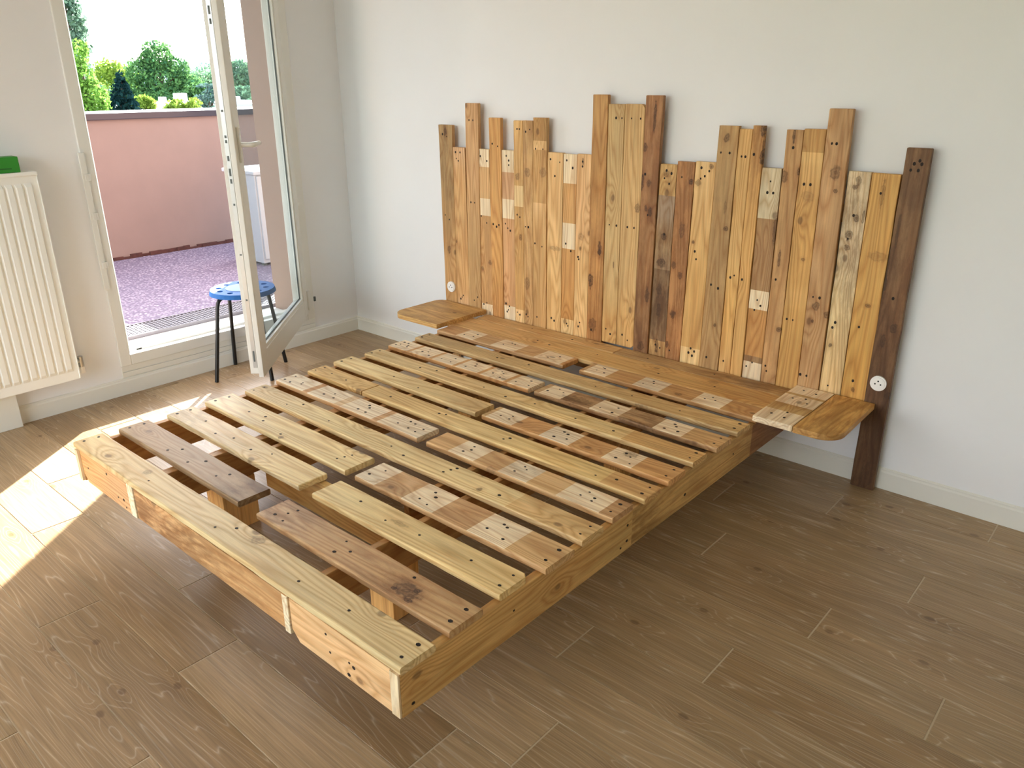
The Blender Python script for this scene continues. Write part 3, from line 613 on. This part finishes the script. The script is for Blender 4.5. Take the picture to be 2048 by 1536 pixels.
# ------------------------------------------------------------------ HEADBOARD
hb = empty('headboard', (1.94, -0.04, 0))
tag(hb, 'tall wooden headboard of uneven upright pallet planks against the white wall', 'headboard')
# (top xl, xr, z top, bottom xl, xr, colours from bottom to top, thickness offset, nails as (height, fraction))
G1=(196,150,92); G2=(206,162,104); G3=(210,158,84); TAN=(200,160,116); BRN=(150,104,62); DBR=(118,84,54); OLV=(176,144,92); LT=(216,182,128)
PP=(224,204,170)
planks = [
 (0.819,0.914,1.214,0.832,0.914,[(.5,(186,140,84),.1),(1,(160,126,78),.35)],0.0,[(1.17,.3),(1.16,.6),(.78,.3),(.76,.6)]),
 (0.905,0.993,1.113,0.915,1.003,[(.08,(212,170,124),.0),(.9,G1,.12),(1,(206,162,116),.05)],-.004,[(1.09,.3),(1.09,.65),(1.06,.35),(1.05,.5),(.36,.4),(.38,.6),(.37,.5)]),
 (1.007,1.090,1.315,1.003,1.088,[(.5,(186,146,92),.1),(1,(190,146,96),.08)],.003,[(1.24,.3),(1.24,.6),(.86,.3),(.86,.6),(.37,.4),(.39,.7)]),
 (1.082,1.152,1.113,1.089,1.167,[(.08,PP,0),(.62,(198,150,92),.2),(.72,PP,0),(.9,(202,158,102),.05),(1,PP,0)],-.005,[(1.08,.2),(1.06,.8),(.80,.2),(.77,.7),(.36,.3),(.37,.6)]),
 (1.156,1.229,1.254,1.167,1.239,[(.12,(188,132,70),.3),(1,(200,146,78),.03)],.002,[(1.14,.3),(1.13,.75),(.77,.3),(.76,.6),(.77,.8)]),
 (1.231,1.306,1.115,1.241,1.314,[(.10,PP,0),(.62,(196,146,96),.05),(.73,PP,0),(.88,(200,154,110),.05),(1,PP,0)],-.004,[(1.09,.4),(1.07,.6),(1.05,.6),(.78,.3),(.76,.5),(.75,.7),(.39,.3),(.38,.6),(.36,.5),(.35,.4)]),
 (1.307,1.362,1.246,1.316,1.376,[(.08,(222,186,128),0),(.6,(196,150,86),.2),(.7,(222,192,136),0),(1,(204,160,96),.15)],0,[(1.21,.4),(1.21,.65),(.83,.4),(.82,.7),(.36,.4),(.35,.7)]),
 (1.363,1.421,1.247,1.377,1.428,[(1,(192,150,94),.25)],.001,[(1.20,.3),(1.21,.7),(.78,.3),(.78,.6),(.36,.4),(.35,.6)]),
 (1.424,1.500,1.261,1.430,1.508,[(.55,(196,152,92),.05),(.62,(212,172,116),0),(.86,(192,148,88),.15),(.9,(214,174,116),0),(1,(176,132,72),.1)],.003,[(1.13,.2),(1.13,.75),(.71,.2),(.70,.75),(.36,.4)]),
 (1.504,1.590,1.119,1.510,1.593,[(.5,(214,172,108),0),(1,(218,176,116),.02)],-.004,[(1.09,.2),(1.08,.8),(1.02,.5),(.37,.4),(.36,.6)]),
 (1.592,1.665,1.116,1.595,1.668,[(.10,(222,188,128),0),(.24,(188,132,64),.1),(.5,(194,140,76),.05),(.64,PP,0),(.85,(198,148,86),.1),(1,PP,0)],-.006,[(1.09,.25),(1.06,.7),(.73,.3),(.70,.7),(.36,.5),(.35,.6)]),
 (1.667,1.741,1.120,1.670,1.745,[(.5,(216,174,112),0),(.64,(212,166,110),.05),(1,(214,170,116),.05)],-.003,[(1.09,.4),(1.07,.4),(.68,.25),(.67,.3),(.36,.4),(.38,.5)]),
 (1.742,1.816,1.358,1.747,1.828,[(.2,(170,116,58),.25),(.6,(182,130,70),.3),(.85,(186,134,70),.2),(1,(180,134,76),.1)],.002,[(.36,.4)]),
 (1.818,1.898,1.323,1.830,1.905,[(.2,(204,158,90),.1),(1,(190,158,104),.1)],-.002,[(1.27,.5),(1.27,.85),(.84,.35),(.84,.8),(.38,.4),(.36,.7)]),
 (1.899,1.993,1.324,1.907,1.995,[(.2,(206,160,92),.15),(1,(200,162,104),.1)],-.002,[(1.27,.35),(1.27,.8),(.84,.4),(.84,.75),(.37,.4),(.35,.7)]),
 (1.996,2.073,1.357,1.998,2.070,[(.25,(136,96,58),.4),(.6,(150,104,60),.35),(1,(156,108,66),.35)],.005,[(1.06,.2),(.9,.5)]),
 (2.075,2.150,1.104,2.073,2.152,[(.10,(200,156,94),.5),(.28,(138,108,74),.5),(.48,(120,92,62),.75),(.6,(150,122,90),.5),(.7,(168,130,84),.6),(.85,(156,132,108),.15),(1,(206,166,102),.4)],-.006,[(1.08,.4),(1.07,.7),(1.05,.3),(1.03,.6),(.83,.5),(.36,.4),(.35,.7)]),
 (2.153,2.229,1.118,2.154,2.224,[(1,(172,118,66),.4)],-.001,[(1.06,.3),(.35,.3)]),
 (2.231,2.315,1.122,2.226,2.315,[(.10,(226,190,128),0),(.6,(206,158,88),.05),(.85,(210,166,102),.03),(1,(222,182,120),.05)],-.003,[(1.10,.3),(1.09,.7),(1.07,.5),(1.06,.3),(.78,.3),(.75,.4),(.36,.4),(.38,.5),(.37,.7),(.35,.6)]),
 (2.317,2.395,1.255,2.317,2.401,[(1,(176,138,86),.2)],.003,[(1.16,.2),(1.16,.65),(.66,.3),(.65,.7),(.36,.4)]),
 (2.397,2.447,1.246,2.403,2.453,[(.10,(216,168,100),0),(.45,(206,158,84),0),(.55,(218,174,106),0),(1,(208,162,94),.03)],-.002,[(1.15,.35),(1.15,.65),(.70,.4),(.71,.7),(.36,.5)]),
 (2.449,2.492,1.259,2.455,2.503,[(.5,(210,160,88),.0),(.72,(206,156,84),.0),(1,(198,148,82),.35)],.001,[(1.16,.3),(.70,.4)]),
 (2.497,2.571,1.116,2.505,2.582,[(.10,PP,.1),(.13,(150,112,70),.5),(.36,(186,132,68),.1),(.45,PP,0),(.78,(160,120,76),.15),(1,(206,190,156),.15)],-.006,[(1.07,.5),(1.03,.4),(1.03,.7),(.63,.5),(.61,.7),(.59,.4),(.36,.3),(.38,.6)]),
 (2.573,2.633,1.249,2.584,2.643,[(1,(188,142,88),.2)],-.003,[(1.19,.5),(.72,.4),(.36,.5),(.38,.4)]),
 (2.635,2.711,1.254,2.645,2.729,[(.35,(200,150,76),.05),(.4,(216,168,96),0),(.75,(202,152,80),.08),(.87,(206,158,90),.08),(.92,(220,176,106),0),(1,(190,142,76),.1)],-.001,[(1.07,.3),(1.07,.6),(.58,.3),(.58,.6)]),
 (2.713,2.792,1.321,2.731,2.810,[(.4,(178,136,88),.1),(1,(184,140,92),.12)],.005,[(1.21,.3),(1.21,.5),(.68,.4),(.68,.7),(.38,.3),(.38,.6)]),
 (2.804,2.878,1.124,2.812,2.889,[(.3,(218,184,126),.1),(.55,(214,190,140),.35),(1,(204,184,150),.55)],-.004,[(.98,.5),(.9,.4),(.6,.4),(.58,.3),(.36,.5)]),
 (2.881,2.971,1.123,2.891,2.977,[(.4,(198,146,64),.0),(1,(202,152,76),.02)],-.002,[(1.06,.4),(.40,.5),(.6,.4)]),
 (2.975,3.050,1.208,2.976,3.056,[(.3,(92,62,36),.5),(.6,(116,80,48),.4),(1,(120,86,54),.45)],.004,[(1.16,.4),(1.17,.6),(1.16,.7),(1.14,.3),(1.14,.6),(.72,.5)]),
]
HBZ = {0: 0.0, 28: 0.0}
for i, (xl, xr, ztop, bl, br_, cols, dy, nl) in enumerate(planks):
    zb = HBZ.get(i, 0.296 if i not in (13, 14) else 0.318)
    Lg = ztop-zb
    # bottoms were measured at z = 0.32; extend the taper to the real bottom
    tt = (zb-0.32)/(ztop-0.32)
    b_l = bl+(xl-bl)*tt; b_r = br_+(xr-br_)*tt
    yf = -0.049+(-dy)*0.6
    cs = [(max(0.001, (0.30+(ztop-0.30)*e-zb)/Lg), c, s) for e, c, s in cols]
    nails = [(z-zb, (xr-xl)*(1-fx)) for z, fx in nl if z > zb+0.01]
    cut1 = (0.014, 0) if i == 14 else (0, 0)
    cut0 = (0.012, 0) if i == 14 else (0, 0)
    # local y runs to -x from the right edge
    board('plank', hb, (xr, yf, zb), AX_UP, Lg, ((xr-b_r, xr-b_l), (0, xr-xl)), 0.021, cs, r=0.0022, rough=0.0010, nails=nails, cut1=cut1, cut0=cut0,
          knots=[(kz-zb, xr-kx, a, b, q) for kx, kz, a, b, q in PLANK_KNOTS.get(i, ())])
for z in (0.55, 0.95):
    board('batten', hb, (0.86, -0.0275, z), AX_FRONT, 2.16, ((0, 0.06), (0, 0.06)), 0.0265, [(1, (190,146,92), .1)], r=0.001, rough=0)

# ------------------------------------------------------------------ bedside shelves
def rounded_board(name, parent, pts, z0, z1, segs_col):
    mb = MB().prism(pts, z0, z1); o = mb.build(name, M['pine'], parent)
    me = o.data
    bm = bmesh.new(); bm.from_mesh(me); bmesh.ops.recalc_face_normals(bm, faces=bm.faces[:])
    bm.to_mesh(me); bm.free()
    ca = me.color_attributes.new('Col', 'FLOAT_COLOR', 'CORNER'); ca.data.foreach_set('color', [*lin(segs_col[0]), segs_col[1]]*len(me.loops))
    bv = o.modifiers.new('edge', 'BEVEL'); bv.width = 0.002; bv.segments = 2; bv.limit_method = 'ANGLE'; bv.angle_limit = math.radians(50)
    return o
def corner(cx, cy, r, a0, a1, n=10): return [(cx+r*math.cos(a0+(a1-a0)*k/n), cy+r*math.sin(a0+(a1-a0)*k/n)) for k in range(n+1)]
zs0, zs1 = Hh+0.0005, Hh+0.0225
sr = empty('bedside_shelf', (2.87, -0.24, zs0))
tag(sr, 'small wooden bedside shelf by the dark post, pale squares and one rounded corner', 'shelf', 'bedside shelves')
board('shelf_board', sr, (2.8735, -0.435, zs1), AX_DEEP, 0.378, ((0, 0.1415), (0, 0.1415)), 0.022,
      P_([(.11, PALE, 0.0), (.03, (196,158,100), .1), (.045, (180,140,80), .3), (.10, PALE, .1), (.02, (190,150,90), .1), (.09, PALE, .1)]), r=0.002,
      nails=[(.05,.05),(.06,.1),(.10,.06),(.22,.04),(.24,.1),(.26,.06),(.33,.05),(.34,.1)])
# outer board: grain across, rounded outer corner; local frame rotated so the grain runs along y
pts = [(2.8755, -0.057), (2.8755, -0.437)]+corner(3.022-0.075, -0.437+0.075, 0.075, -math.pi/2, 0)+[(3.016, -0.057)]
def rotated_board(name, parent, pts, z0, z1, colr):
    # build in a frame whose x is world y so that grain runs along y
    loc = Vector((pts[0][0], pts[0][1], z1))
    P2 = [((y-loc.y), -(x-loc.x)) for x, y in pts]
    mb = MB().prism(P2, z0-z1, 0.0)
    m = Matrix([Vector(a) for a in AX_DEEP]).transposed().to_4x4(); m.translation = loc-Vector(parent.location)
    o = mb.build(name, M['pine'], parent, mtx=m); me = o.data
    bm = bmesh.new(); bm.from_mesh(me); bmesh.ops.recalc_face_normals(bm, faces=bm.faces[:]); bm.to_mesh(me); bm.free()
    ca = me.color_attributes.new('Col', 'FLOAT_COLOR', 'CORNER'); ca.data.foreach_set('color', [*lin(colr[0]), colr[1]]*len(me.loops))
    bv = o.modifiers.new('edge', 'BEVEL'); bv.width = 0.002; bv.segments = 2; bv.limit_method = 'ANGLE'; bv.angle_limit = math.radians(50)
    return o
rotated_board('shelf_board', sr, pts, zs0, zs1, ((220, 172, 100), .45))
MB().box(2.86, 3.00, -0.30, -0.285, zs0-0.03, zs0-0.001, b=0.002).build('bracket', M['trim'], sr)
sl_ = empty('bedside_shelf', (0.96, -0.22, zs0))
tag(sl_, 'small wooden bedside shelf at the window end of the bed', 'shelf', 'bedside shelves')
ptsL = [(1.128, -0.057), (0.835, -0.057)]+corner(0.80+0.05, -0.057-0.05, 0.05, math.pi/2+0.3, math.pi, 4)+corner(0.80+0.075, -0.400+0.075, 0.075, math.pi, 1.5*math.pi)+[(1.128, -0.400)]
rounded_board('shelf_board', sl_, ptsL, zs0, zs1, ((214, 174, 110), .3))

# ------------------------------------------------------------------ wall sockets set in the planks
def socket(x, z, label):
    s = empty('power_socket', (x, -0.052, z)); tag(s, label, 'socket', 'power sockets in the headboard')
    def disc(r, y0, y1, name, mat, dx=0, dz=0, par=None, n=28):
        mb = MB(); V = [(x+dx+math.cos(2*math.pi*k/n)*r, y, z+dz+math.sin(2*math.pi*k/n)*r) for y in (y0, y1) for k in range(n)]
        mb.add(V, [tuple(range(n)), tuple(range(2*n-1, n-1, -1))]+[(k, n+k, n+(k+1)%n, (k+1)%n) for k in range(n)])
        o = mb.build(name, mat, s)
        bm = bmesh.new(); bm.from_mesh(o.data); bmesh.ops.recalc_face_normals(bm, faces=bm.faces[:]); bm.to_mesh(o.data); bm.free(); return o
    disc(0.0275, -0.0500, -0.0575, 'rim', M['white'])
    disc(0.0225, -0.0576, -0.0600, 'face', M['white'])
    disc(0.0028, -0.0598, -0.0605, 'pin_hole', M['dark'], -0.0095, -0.002)
    disc(0.0028, -0.0598, -0.0605, 'pin_hole', M['dark'], 0.0095, -0.002)
    disc(0.0030, -0.0598, -0.0605, 'pin_hole', M['dark'], 0, 0.009)
socket(3.014, 0.414, 'round white power socket set in the dark brown post')
socket(0.880, 0.415, 'round white power socket above the shelf at the window end')

# ------------------------------------------------------------------ stool
st = empty('stool', (0.195, -0.845, 0))
tag(st, 'blue round stool with seat holes and four black legs behind the open door', 'stool')
def stool():
    cx, cy, Hs = 0.195, -0.845, 0.45
    bm = bmesh.new()
    def loop(cx_, cy_, r, n):
        vs = [bm.verts.new((cx_+r*math.cos(2*math.pi*k/n), cy_+r*math.sin(2*math.pi*k/n), Hs)) for k in range(n)]
        return [bm.edges.new((vs[k], vs[(k+1)%n])) for k in range(n)]
    ed = loop(cx, cy, 0.155, 40)
    for k in range(10):
        a = 2*math.pi*k/10+0.2; ed += loop(cx+0.115*math.cos(a), cy+0.115*math.sin(a), 0.0145, 12)
    bmesh.ops.triangle_fill(bm, use_beauty=True, use_dissolve=False, edges=ed)
    fs = bm.faces[:]
    g = bmesh.ops.extrude_face_region(bm, geom=fs)
    for e in g['geom']:
        if isinstance(e, bmesh.types.BMVert): e.co.z -= 0.018
    # rounded skirt
    for v in bm.verts:
        d = math.hypot(v.co.x-cx, v.co.y-cy)
        if d > 0.15 and v.co.z < Hs-0.001:
            v.co.x = cx+(v.co.x-cx)*1.035; v.co.y = cy+(v.co.y-cy)*1.035; v.co.z -= 0.004
    bmesh.ops.recalc_face_normals(bm, faces=bm.faces[:])
    bm.verts.index_update()
    mb = MB().add([v.co for v in bm.verts], [[v.index for v in f.verts] for f in bm.faces]); bm.free()
    mb.build('seat', M['blue'], st)
    n = 32; mb = MB()
    mb.add([(cx+0.082*math.cos(2*math.pi*k/n), cy+0.082*math.sin(2*math.pi*k/n), z) for z in (Hs, Hs+0.0025) for k in range(n)],
           [tuple(range(n, 2*n))]+[(k, (k+1)%n, n+(k+1)%n, n+k) for k in range(n)])
    mb.build('seat_disc', M['paleblue'], st)  # paler blue disc on the middle of the seat
    for fx, fy in ((0.187,-1.047), (0.020,-0.845), (0.378,-0.850), (0.190,-0.645)):
        dx, dy = fx-cx, fy-cy; l = math.hypot(dx, dy); dx /= l; dy /= l
        pts = [(0.03, Hs-0.032), (0.085, Hs-0.032)]
        for k in range(1, 8):
            a = math.pi/2*k/8; pts.append((0.105+0.035*math.sin(a), Hs-0.032-0.035*(1-math.cos(a))))
        pts += [(0.145, Hs-0.085), (l, 0.0)]
        MB().tube([(cx+dx*r, cy+dy*r, z) for r, z in pts], 0.0098, 10).build('leg', M['black'], st, smooth=True)
stool()
ds = MB().prism([(0.215,-0.800),(0.26,-0.815),(0.255,-0.842),(0.210,-0.828)], 0, 0.022)
tag(ds.build('door_stop', M['pvc'], loc=(0.235,-0.82,0)), 'small white wedge on the floor behind the open glazed door', 'door stop')

# ------------------------------------------------------------------ radiator
ra = empty('radiator', (0.06, -2.2, 0.165))
tag(ra, 'white ribbed panel radiator mounted below the green box', 'radiator')
def radiator():
    y1, y0, z0, z1 = -1.636, -2.80, 0.165, 1.07
    MB().box(0.030, 0.088, y0, y1-0.001, z0+0.01, z1-0.012, b=0.003).build('body', M['rad'], ra)
    # ribbed front: profile along y, raised between z0+0.045 and z1-0.045
    p = 0.0357; xs = []; y = y1-0.022
    prof = [(y1, 0), (y1-0.020, 0)]
    while y > y0+0.05:
        prof += [(y, 0), (y-p*0.16, 0.008), (y-p*0.72, 0.008), (y-p*0.88, 0)]; y -= p
    prof += [(y0, 0)]
    rows = [(z0, 0), (z0+0.04, 0), (z0+0.055, 1), (z1-0.055, 1), (z1-0.04, 0), (z1, 0)]
    V = [(0.089+d*k, yy, z) for z, k in rows for yy, d in prof]; n = len(prof); F = []
    for r_ in range(len(rows)-1):
        for i in range(n-1): F.append((r_*n+i, (r_+1)*n+i, (r_+1)*n+i+1, r_*n+i+1))
    mb = MB().add(V, F)
    o = mb.build('front_panel', M['rad'], ra); md = o.modifiers.new('thickness', 'SOLIDIFY'); md.thickness = 0.0015; md.offset = -1
    MB().box(0.018, 0.0995, y0, y1+0.004, z1-0.012, z1+0.004, b=0.004).build('top_grille', M['rad'], ra)
    MB().box(0.022, 0.094, y1-0.001, y1+0.0035, z0+0.004, z1-0.012, b=0.0015).build('side_panel', M['rad'], ra)
    v = MB().tube([(0.055, y1+0.002, 0.235), (0.055, y1+0.030, 0.235)], 0.011, 12).tube([(0.055, y1+0.028, 0.255), (0.055, y1+0.028, 0.205)], 0.012, 12).tube([(0.055, y1+0.028, 0.225), (0.010, y1+0.028, 0.225), (0.002, y1+0.028, 0.225)], 0.007, 10)
    vv = v.build('valve', M['steel'], ra, smooth=True)
    kb = MB().tube([(0.055, y1+0.028, 0.207), (0.055, y1+0.028, 0.178)], [0.012, 0.0135], 14).build('valve_cap', M['white'], vv, smooth=True, mtx=Matrix.Translation(-Vector(ra.location)))
    for zb_ in (z0+0.25, z1-0.25): MB().box(0.0005, 0.032, -2.00, -1.93, zb_, zb_+0.1).build('bracket', M['rad'], ra)
radiator()
# green carton lying on the radiator
gb = empty('carton', (0.06, -1.80, 1.0745))
tag(gb, 'green cardboard carton lying on top of the radiator', 'box')
MB().box(0.026, 0.092, -1.93, -1.690, 1.0745, 1.136, b=0.0025).build('box_body', M['green_card'], gb)
mp = [((196,176,70), -0.0, 0.012, 0.048, 0.030, 0.052), ((150,70,50), 0, 0.030, 0.062, 0.016, 0.034), ((224,214,190), 0, 0.040, 0.060, 0.036, 0.052), ((120,150,50), 0, 0.010, 0.028, 0.008, 0.026)]
for i, (c, _, a, b_, z0, z1) in enumerate(mp):
    MB().box(0.026+a, 0.026+b_, -1.6905, -1.6893, 1.0745+z0, 1.0745+z1).build('print_patch', plain('carton_print', c, 0.5), gb)
MB().box(0.0915, 0.0926, -1.86, -1.72, 1.088, 1.093).build('print_patch', plain('carton_stripe', (28, 96, 30), 0.5), gb)

# ------------------------------------------------------------------ outdoors
GZ = -9.0
gnd = MB().add([(-900,-500,GZ),(-3.2,-500,GZ),(-3.2,700,GZ),(-900,700,GZ)], [(0,1,2,3)]).build('ground', M['ground']); tag(gnd, kind='structure')
base_ = MB().box(-2.6, -0.5, -6.0, 4.0, GZ, -0.25).build('wall_below', M['pink']); tag(base_, kind='structure')
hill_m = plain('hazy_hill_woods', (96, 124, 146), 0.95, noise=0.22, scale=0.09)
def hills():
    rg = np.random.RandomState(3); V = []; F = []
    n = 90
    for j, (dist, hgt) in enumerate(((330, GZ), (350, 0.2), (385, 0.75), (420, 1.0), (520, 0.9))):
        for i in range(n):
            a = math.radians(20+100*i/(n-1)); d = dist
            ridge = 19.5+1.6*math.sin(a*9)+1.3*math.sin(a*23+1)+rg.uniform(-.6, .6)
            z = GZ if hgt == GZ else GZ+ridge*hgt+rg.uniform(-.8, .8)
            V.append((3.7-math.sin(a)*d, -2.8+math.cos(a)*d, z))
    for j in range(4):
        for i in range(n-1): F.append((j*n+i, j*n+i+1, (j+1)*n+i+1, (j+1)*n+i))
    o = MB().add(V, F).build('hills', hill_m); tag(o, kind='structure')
hills()

def leaves(blobs, nleaf, size, seed, hang=0.0):
    """blobs: (centre, radii) ellipsoids; returns a mesh of many small pointed leaf clusters filling them"""
    rg = np.random.RandomState(seed)
    wts = np.array([b[1][0]*b[1][1]*b[1][2] for b in blobs])**0.67; wts /= wts.sum()
    idx = rg.choice(len(blobs), nleaf, p=wts)
    C_ = np.array([b[0] for b in blobs])[idx]; R_ = np.array([b[1] for b in blobs])[idx]
    u = rg.normal(size=(nleaf, 3)); u /= np.linalg.norm(u, axis=1)[:, None]
    rad = rg.uniform(0.55, 1.06, nleaf)[:, None]
    pos = C_+u*R_*rad
    a = rg.normal(size=(nleaf, 3)); a[:, 2] -= hang; a /= np.linalg.norm(a, axis=1)[:, None]
    b = np.cross(a, rg.normal(size=(nleaf, 3))); b /= np.linalg.norm(b, axis=1)[:, None]
    s = (size*rg.uniform(0.6, 1.4, nleaf))[:, None]
    V = np.stack([pos-a*s, pos+b*s*0.55, pos+a*s, pos-b*s*0.55], 1).reshape(-1, 3)
    return V
def tree(name, label, cat, base, top, blobs, nleaf, size, mat, seed, trunk=0.2, group=None, hang=0.0):
    root = empty(name, base); tag(root, label, cat, group)
    V = leaves(blobs, nleaf, size, seed, hang)-np.array(base)
    me = bpy.data.meshes.new('foliage')
    me.from_pydata(V.tolist(), [], np.arange(len(V)).reshape(-1, 4).tolist()); me.update(); me.materials.append(mat)
    o = bpy.data.objects.new('foliage', me); COL.objects.link(o); o.parent = root; o['kind'] = 'stuff'
    mb = MB(); b = Vector(base); t = Vector(top)
    mb.tube([b, b.lerp(t, .4)+Vector((.1, .05, 0)), b.lerp(t, .95)], [trunk, trunk*.7, trunk*.15], 8)
    for i, bl in enumerate(blobs[:10]):
        c = Vector(bl[0]); s = b.lerp(t, max(.15, min(.9, (c.z-b.z)/(t.z-b.z)-.12))); mb.tube([s, s.lerp(c, .6)+Vector((0,0,.1)), c], [trunk*.35, trunk*.22, trunk*.06], 6)
    mb.build('trunk', M['bark'], root)
    return root
Lf = {'poplar': leaf('poplar_leaf', (62, 90, 78), (124, 152, 130), .3), 'birch': leaf('bright_leaf', (56, 96, 40), (128, 168, 78), .4),
      'conif': leaf('conifer_needle', (14, 34, 40), (34, 62, 62), .1), 'big': leaf('oak_leaf', (44, 82, 58), (104, 146, 84), .35),
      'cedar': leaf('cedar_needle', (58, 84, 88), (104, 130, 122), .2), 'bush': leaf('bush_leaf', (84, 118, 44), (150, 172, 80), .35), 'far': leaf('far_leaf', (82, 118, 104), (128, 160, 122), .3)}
G = 'trees beyond the balcony'
rg = random.Random(21)
def R_(a): return rg.uniform(-a, a)
# tall poplar at the left edge of the opening
bl = [((-21.42+R_(.22), 6.95+R_(.22), -6+k*0.6), (0.62-0.010*k,)*2+(0.7,)) for k in range(24)]
tree('poplar_tree', 'tall narrow grey-green poplar at the left edge of the view', 'tree', (-21.42, 6.95, GZ), (-21.42, 6.95, 8.5), bl, 15000, 0.085, Lf['poplar'], 1, .22, G)
# bright tree in front of it
bl = [((-16.70+R_(.12), 5.32+R_(.12), 1.95-k*0.42), (0.16+0.085*k,)*2+(0.42,)) for k in range(9)]+[((-16.7, 5.3, -4), (1.0, 1.0, 2.5)), ((-16.66, 5.42, 2.1), (.10, .10, .22)), ((-16.8, 5.05, 1.3), (.3,.3,.5)), ((-16.62, 5.5, .8), (.28,.28,.5))]
tree('bright_green_tree', 'bright green pointed tree just left beyond the parapet', 'tree', (-16.7, 5.3, GZ), (-16.7, 5.32, 1.9), bl, 17000, 0.050, Lf['birch'], 2, .18, G)
# dark conifer
bl = [((-23.72+R_(.1), 9.2+R_(.1), 1.55-k*0.28), (0.14+0.12*k,)*2+(0.26,)) for k in range(9)]+[((-23.72, 9.2, -4), (1.2, 1.2, 3.0))]
tree('dark_conifer', 'dark blue-green conifer right of the bright pointed tree', 'tree', (-23.72, 9.2, GZ), (-23.72, 9.2, 1.6), bl, 12000, 0.075, Lf['conif'], 3, .25, G)
# big round tree
cx, cy = -39.35, 18.25
bl = [((cx, cy, 2.75), (.8,.8,.7)), ((cx-.5, cy-.8, 1.9), (.8,.8,.7)), ((cx+.35, cy+.75, 2.0), (.7,.7,.6)), ((cx+.55, cy+1.25, 1.2), (.8,.8,.6)), ((cx, cy, 1.5), (1.2,1.2,.9)), ((cx-.8, cy-1.5, .7), (.9,.9,.8)), ((cx+.8, cy+1.7, .5), (.8,.8,.8)), ((cx-.3, cy-.5, 2.4), (.5,.5,.5)), ((cx, cy, .2), (2.1,2.1,1.1)), ((cx, cy, -3), (2.2,2.2,2.2))]
tree('round_tree', 'big round leafy tree in the middle of the view', 'tree', (cx, cy, GZ), (cx, cy, 2.8), bl, 20000, 0.095, Lf['big'], 4, .4, G)
# cedar on the right
bl = [((-23.5+R_(.3), 11.9+R_(.45), 1.30-k*.12), (.25+.03*k, .40+.05*k, .07)) for k in range(8)]+[((-23.5, 11.9, -2.5), (1.0,1.0,1.8))]
tree('cedar_tree', 'grey-green flat-branched cedar beside the open door edge', 'tree', (-23.5, 11.9, GZ), (-23.5, 11.9, 1.35), bl, 5000, 0.060, Lf['cedar'], 5, .16, G)
# trees further off
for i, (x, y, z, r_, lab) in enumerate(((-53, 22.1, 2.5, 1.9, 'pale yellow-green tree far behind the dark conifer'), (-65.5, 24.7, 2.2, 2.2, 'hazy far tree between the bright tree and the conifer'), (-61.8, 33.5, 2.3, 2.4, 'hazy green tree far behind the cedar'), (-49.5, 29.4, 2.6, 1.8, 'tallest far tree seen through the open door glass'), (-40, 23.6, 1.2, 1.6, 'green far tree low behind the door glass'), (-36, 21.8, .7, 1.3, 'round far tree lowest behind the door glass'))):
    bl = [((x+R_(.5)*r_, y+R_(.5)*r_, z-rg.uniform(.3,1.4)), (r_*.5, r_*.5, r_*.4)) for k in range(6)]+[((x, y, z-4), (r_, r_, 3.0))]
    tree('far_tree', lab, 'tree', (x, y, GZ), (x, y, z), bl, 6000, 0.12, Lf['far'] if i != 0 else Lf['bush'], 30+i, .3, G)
for i, (x, y, z, r_, lab) in enumerate(((-26.17, 11.05, .98, .55, 'small green bush right of the dark conifer'), (-19.45, 8.93, .92, .48, 'small yellow-green bush just above the parapet'))):
    bl = [((x+R_(.4)*r_, y+R_(.8)*r_, z-rg.uniform(.25,.6)*r_), (r_*.42,)*3) for k in range(8)]+[((x, y, z-2.8), (r_, r_, 2.2))]
    tree('bush', lab, 'bush', (x, y, GZ), (x, y, z), bl, 3500, 0.055, Lf['bush'], 50+i, .1, 'bushes beyond the balcony')
# white low buildings
def building(x0, x1, y0, y1, zt_, label, vents):
    b = empty('flat_roof_building', ((x0+x1)/2, (y0+y1)/2, GZ)); tag(b, label, 'building', 'white buildings beyond the balcony')
    MB().box(x0, x1, y0, y1, GZ, zt_-.25).build('walls', M['bldg'], b)
    MB().box(x0-.15, x1+.15, y0-.15, y1+.15, zt_-.25, zt_).build('roof', M['roofwhite'], b)
    for (vx, vy, s, h) in vents:
        MB().box(vx-s, vx+s, vy-s, vy+s, zt_, zt_+h, b=.03).build('roof_vent', M['roofwhite'], b)
    yy = y0+.8
    while yy < y1-1.2:
        MB().box(x1, x1+.05, yy, yy+1.1, zt_-2.2, zt_-.9).build('window', M['coping'], b); yy += 2.4
building(-34, -27.8, 11.6, 14.4, 0.55, 'low white building between the conifer and the round tree', [(-28.4, 12.2, .18, .22), (-28.3, 13.5, .2, .45), (-28.4, 12.8, .12, .32)])
building(-32, -25.0, 12.75, 18.0, 0.62, 'long white flat-roofed building behind the cedar', [(-25.5, 13.1, .22, .24), (-25.4, 14.0, .28, .28)])
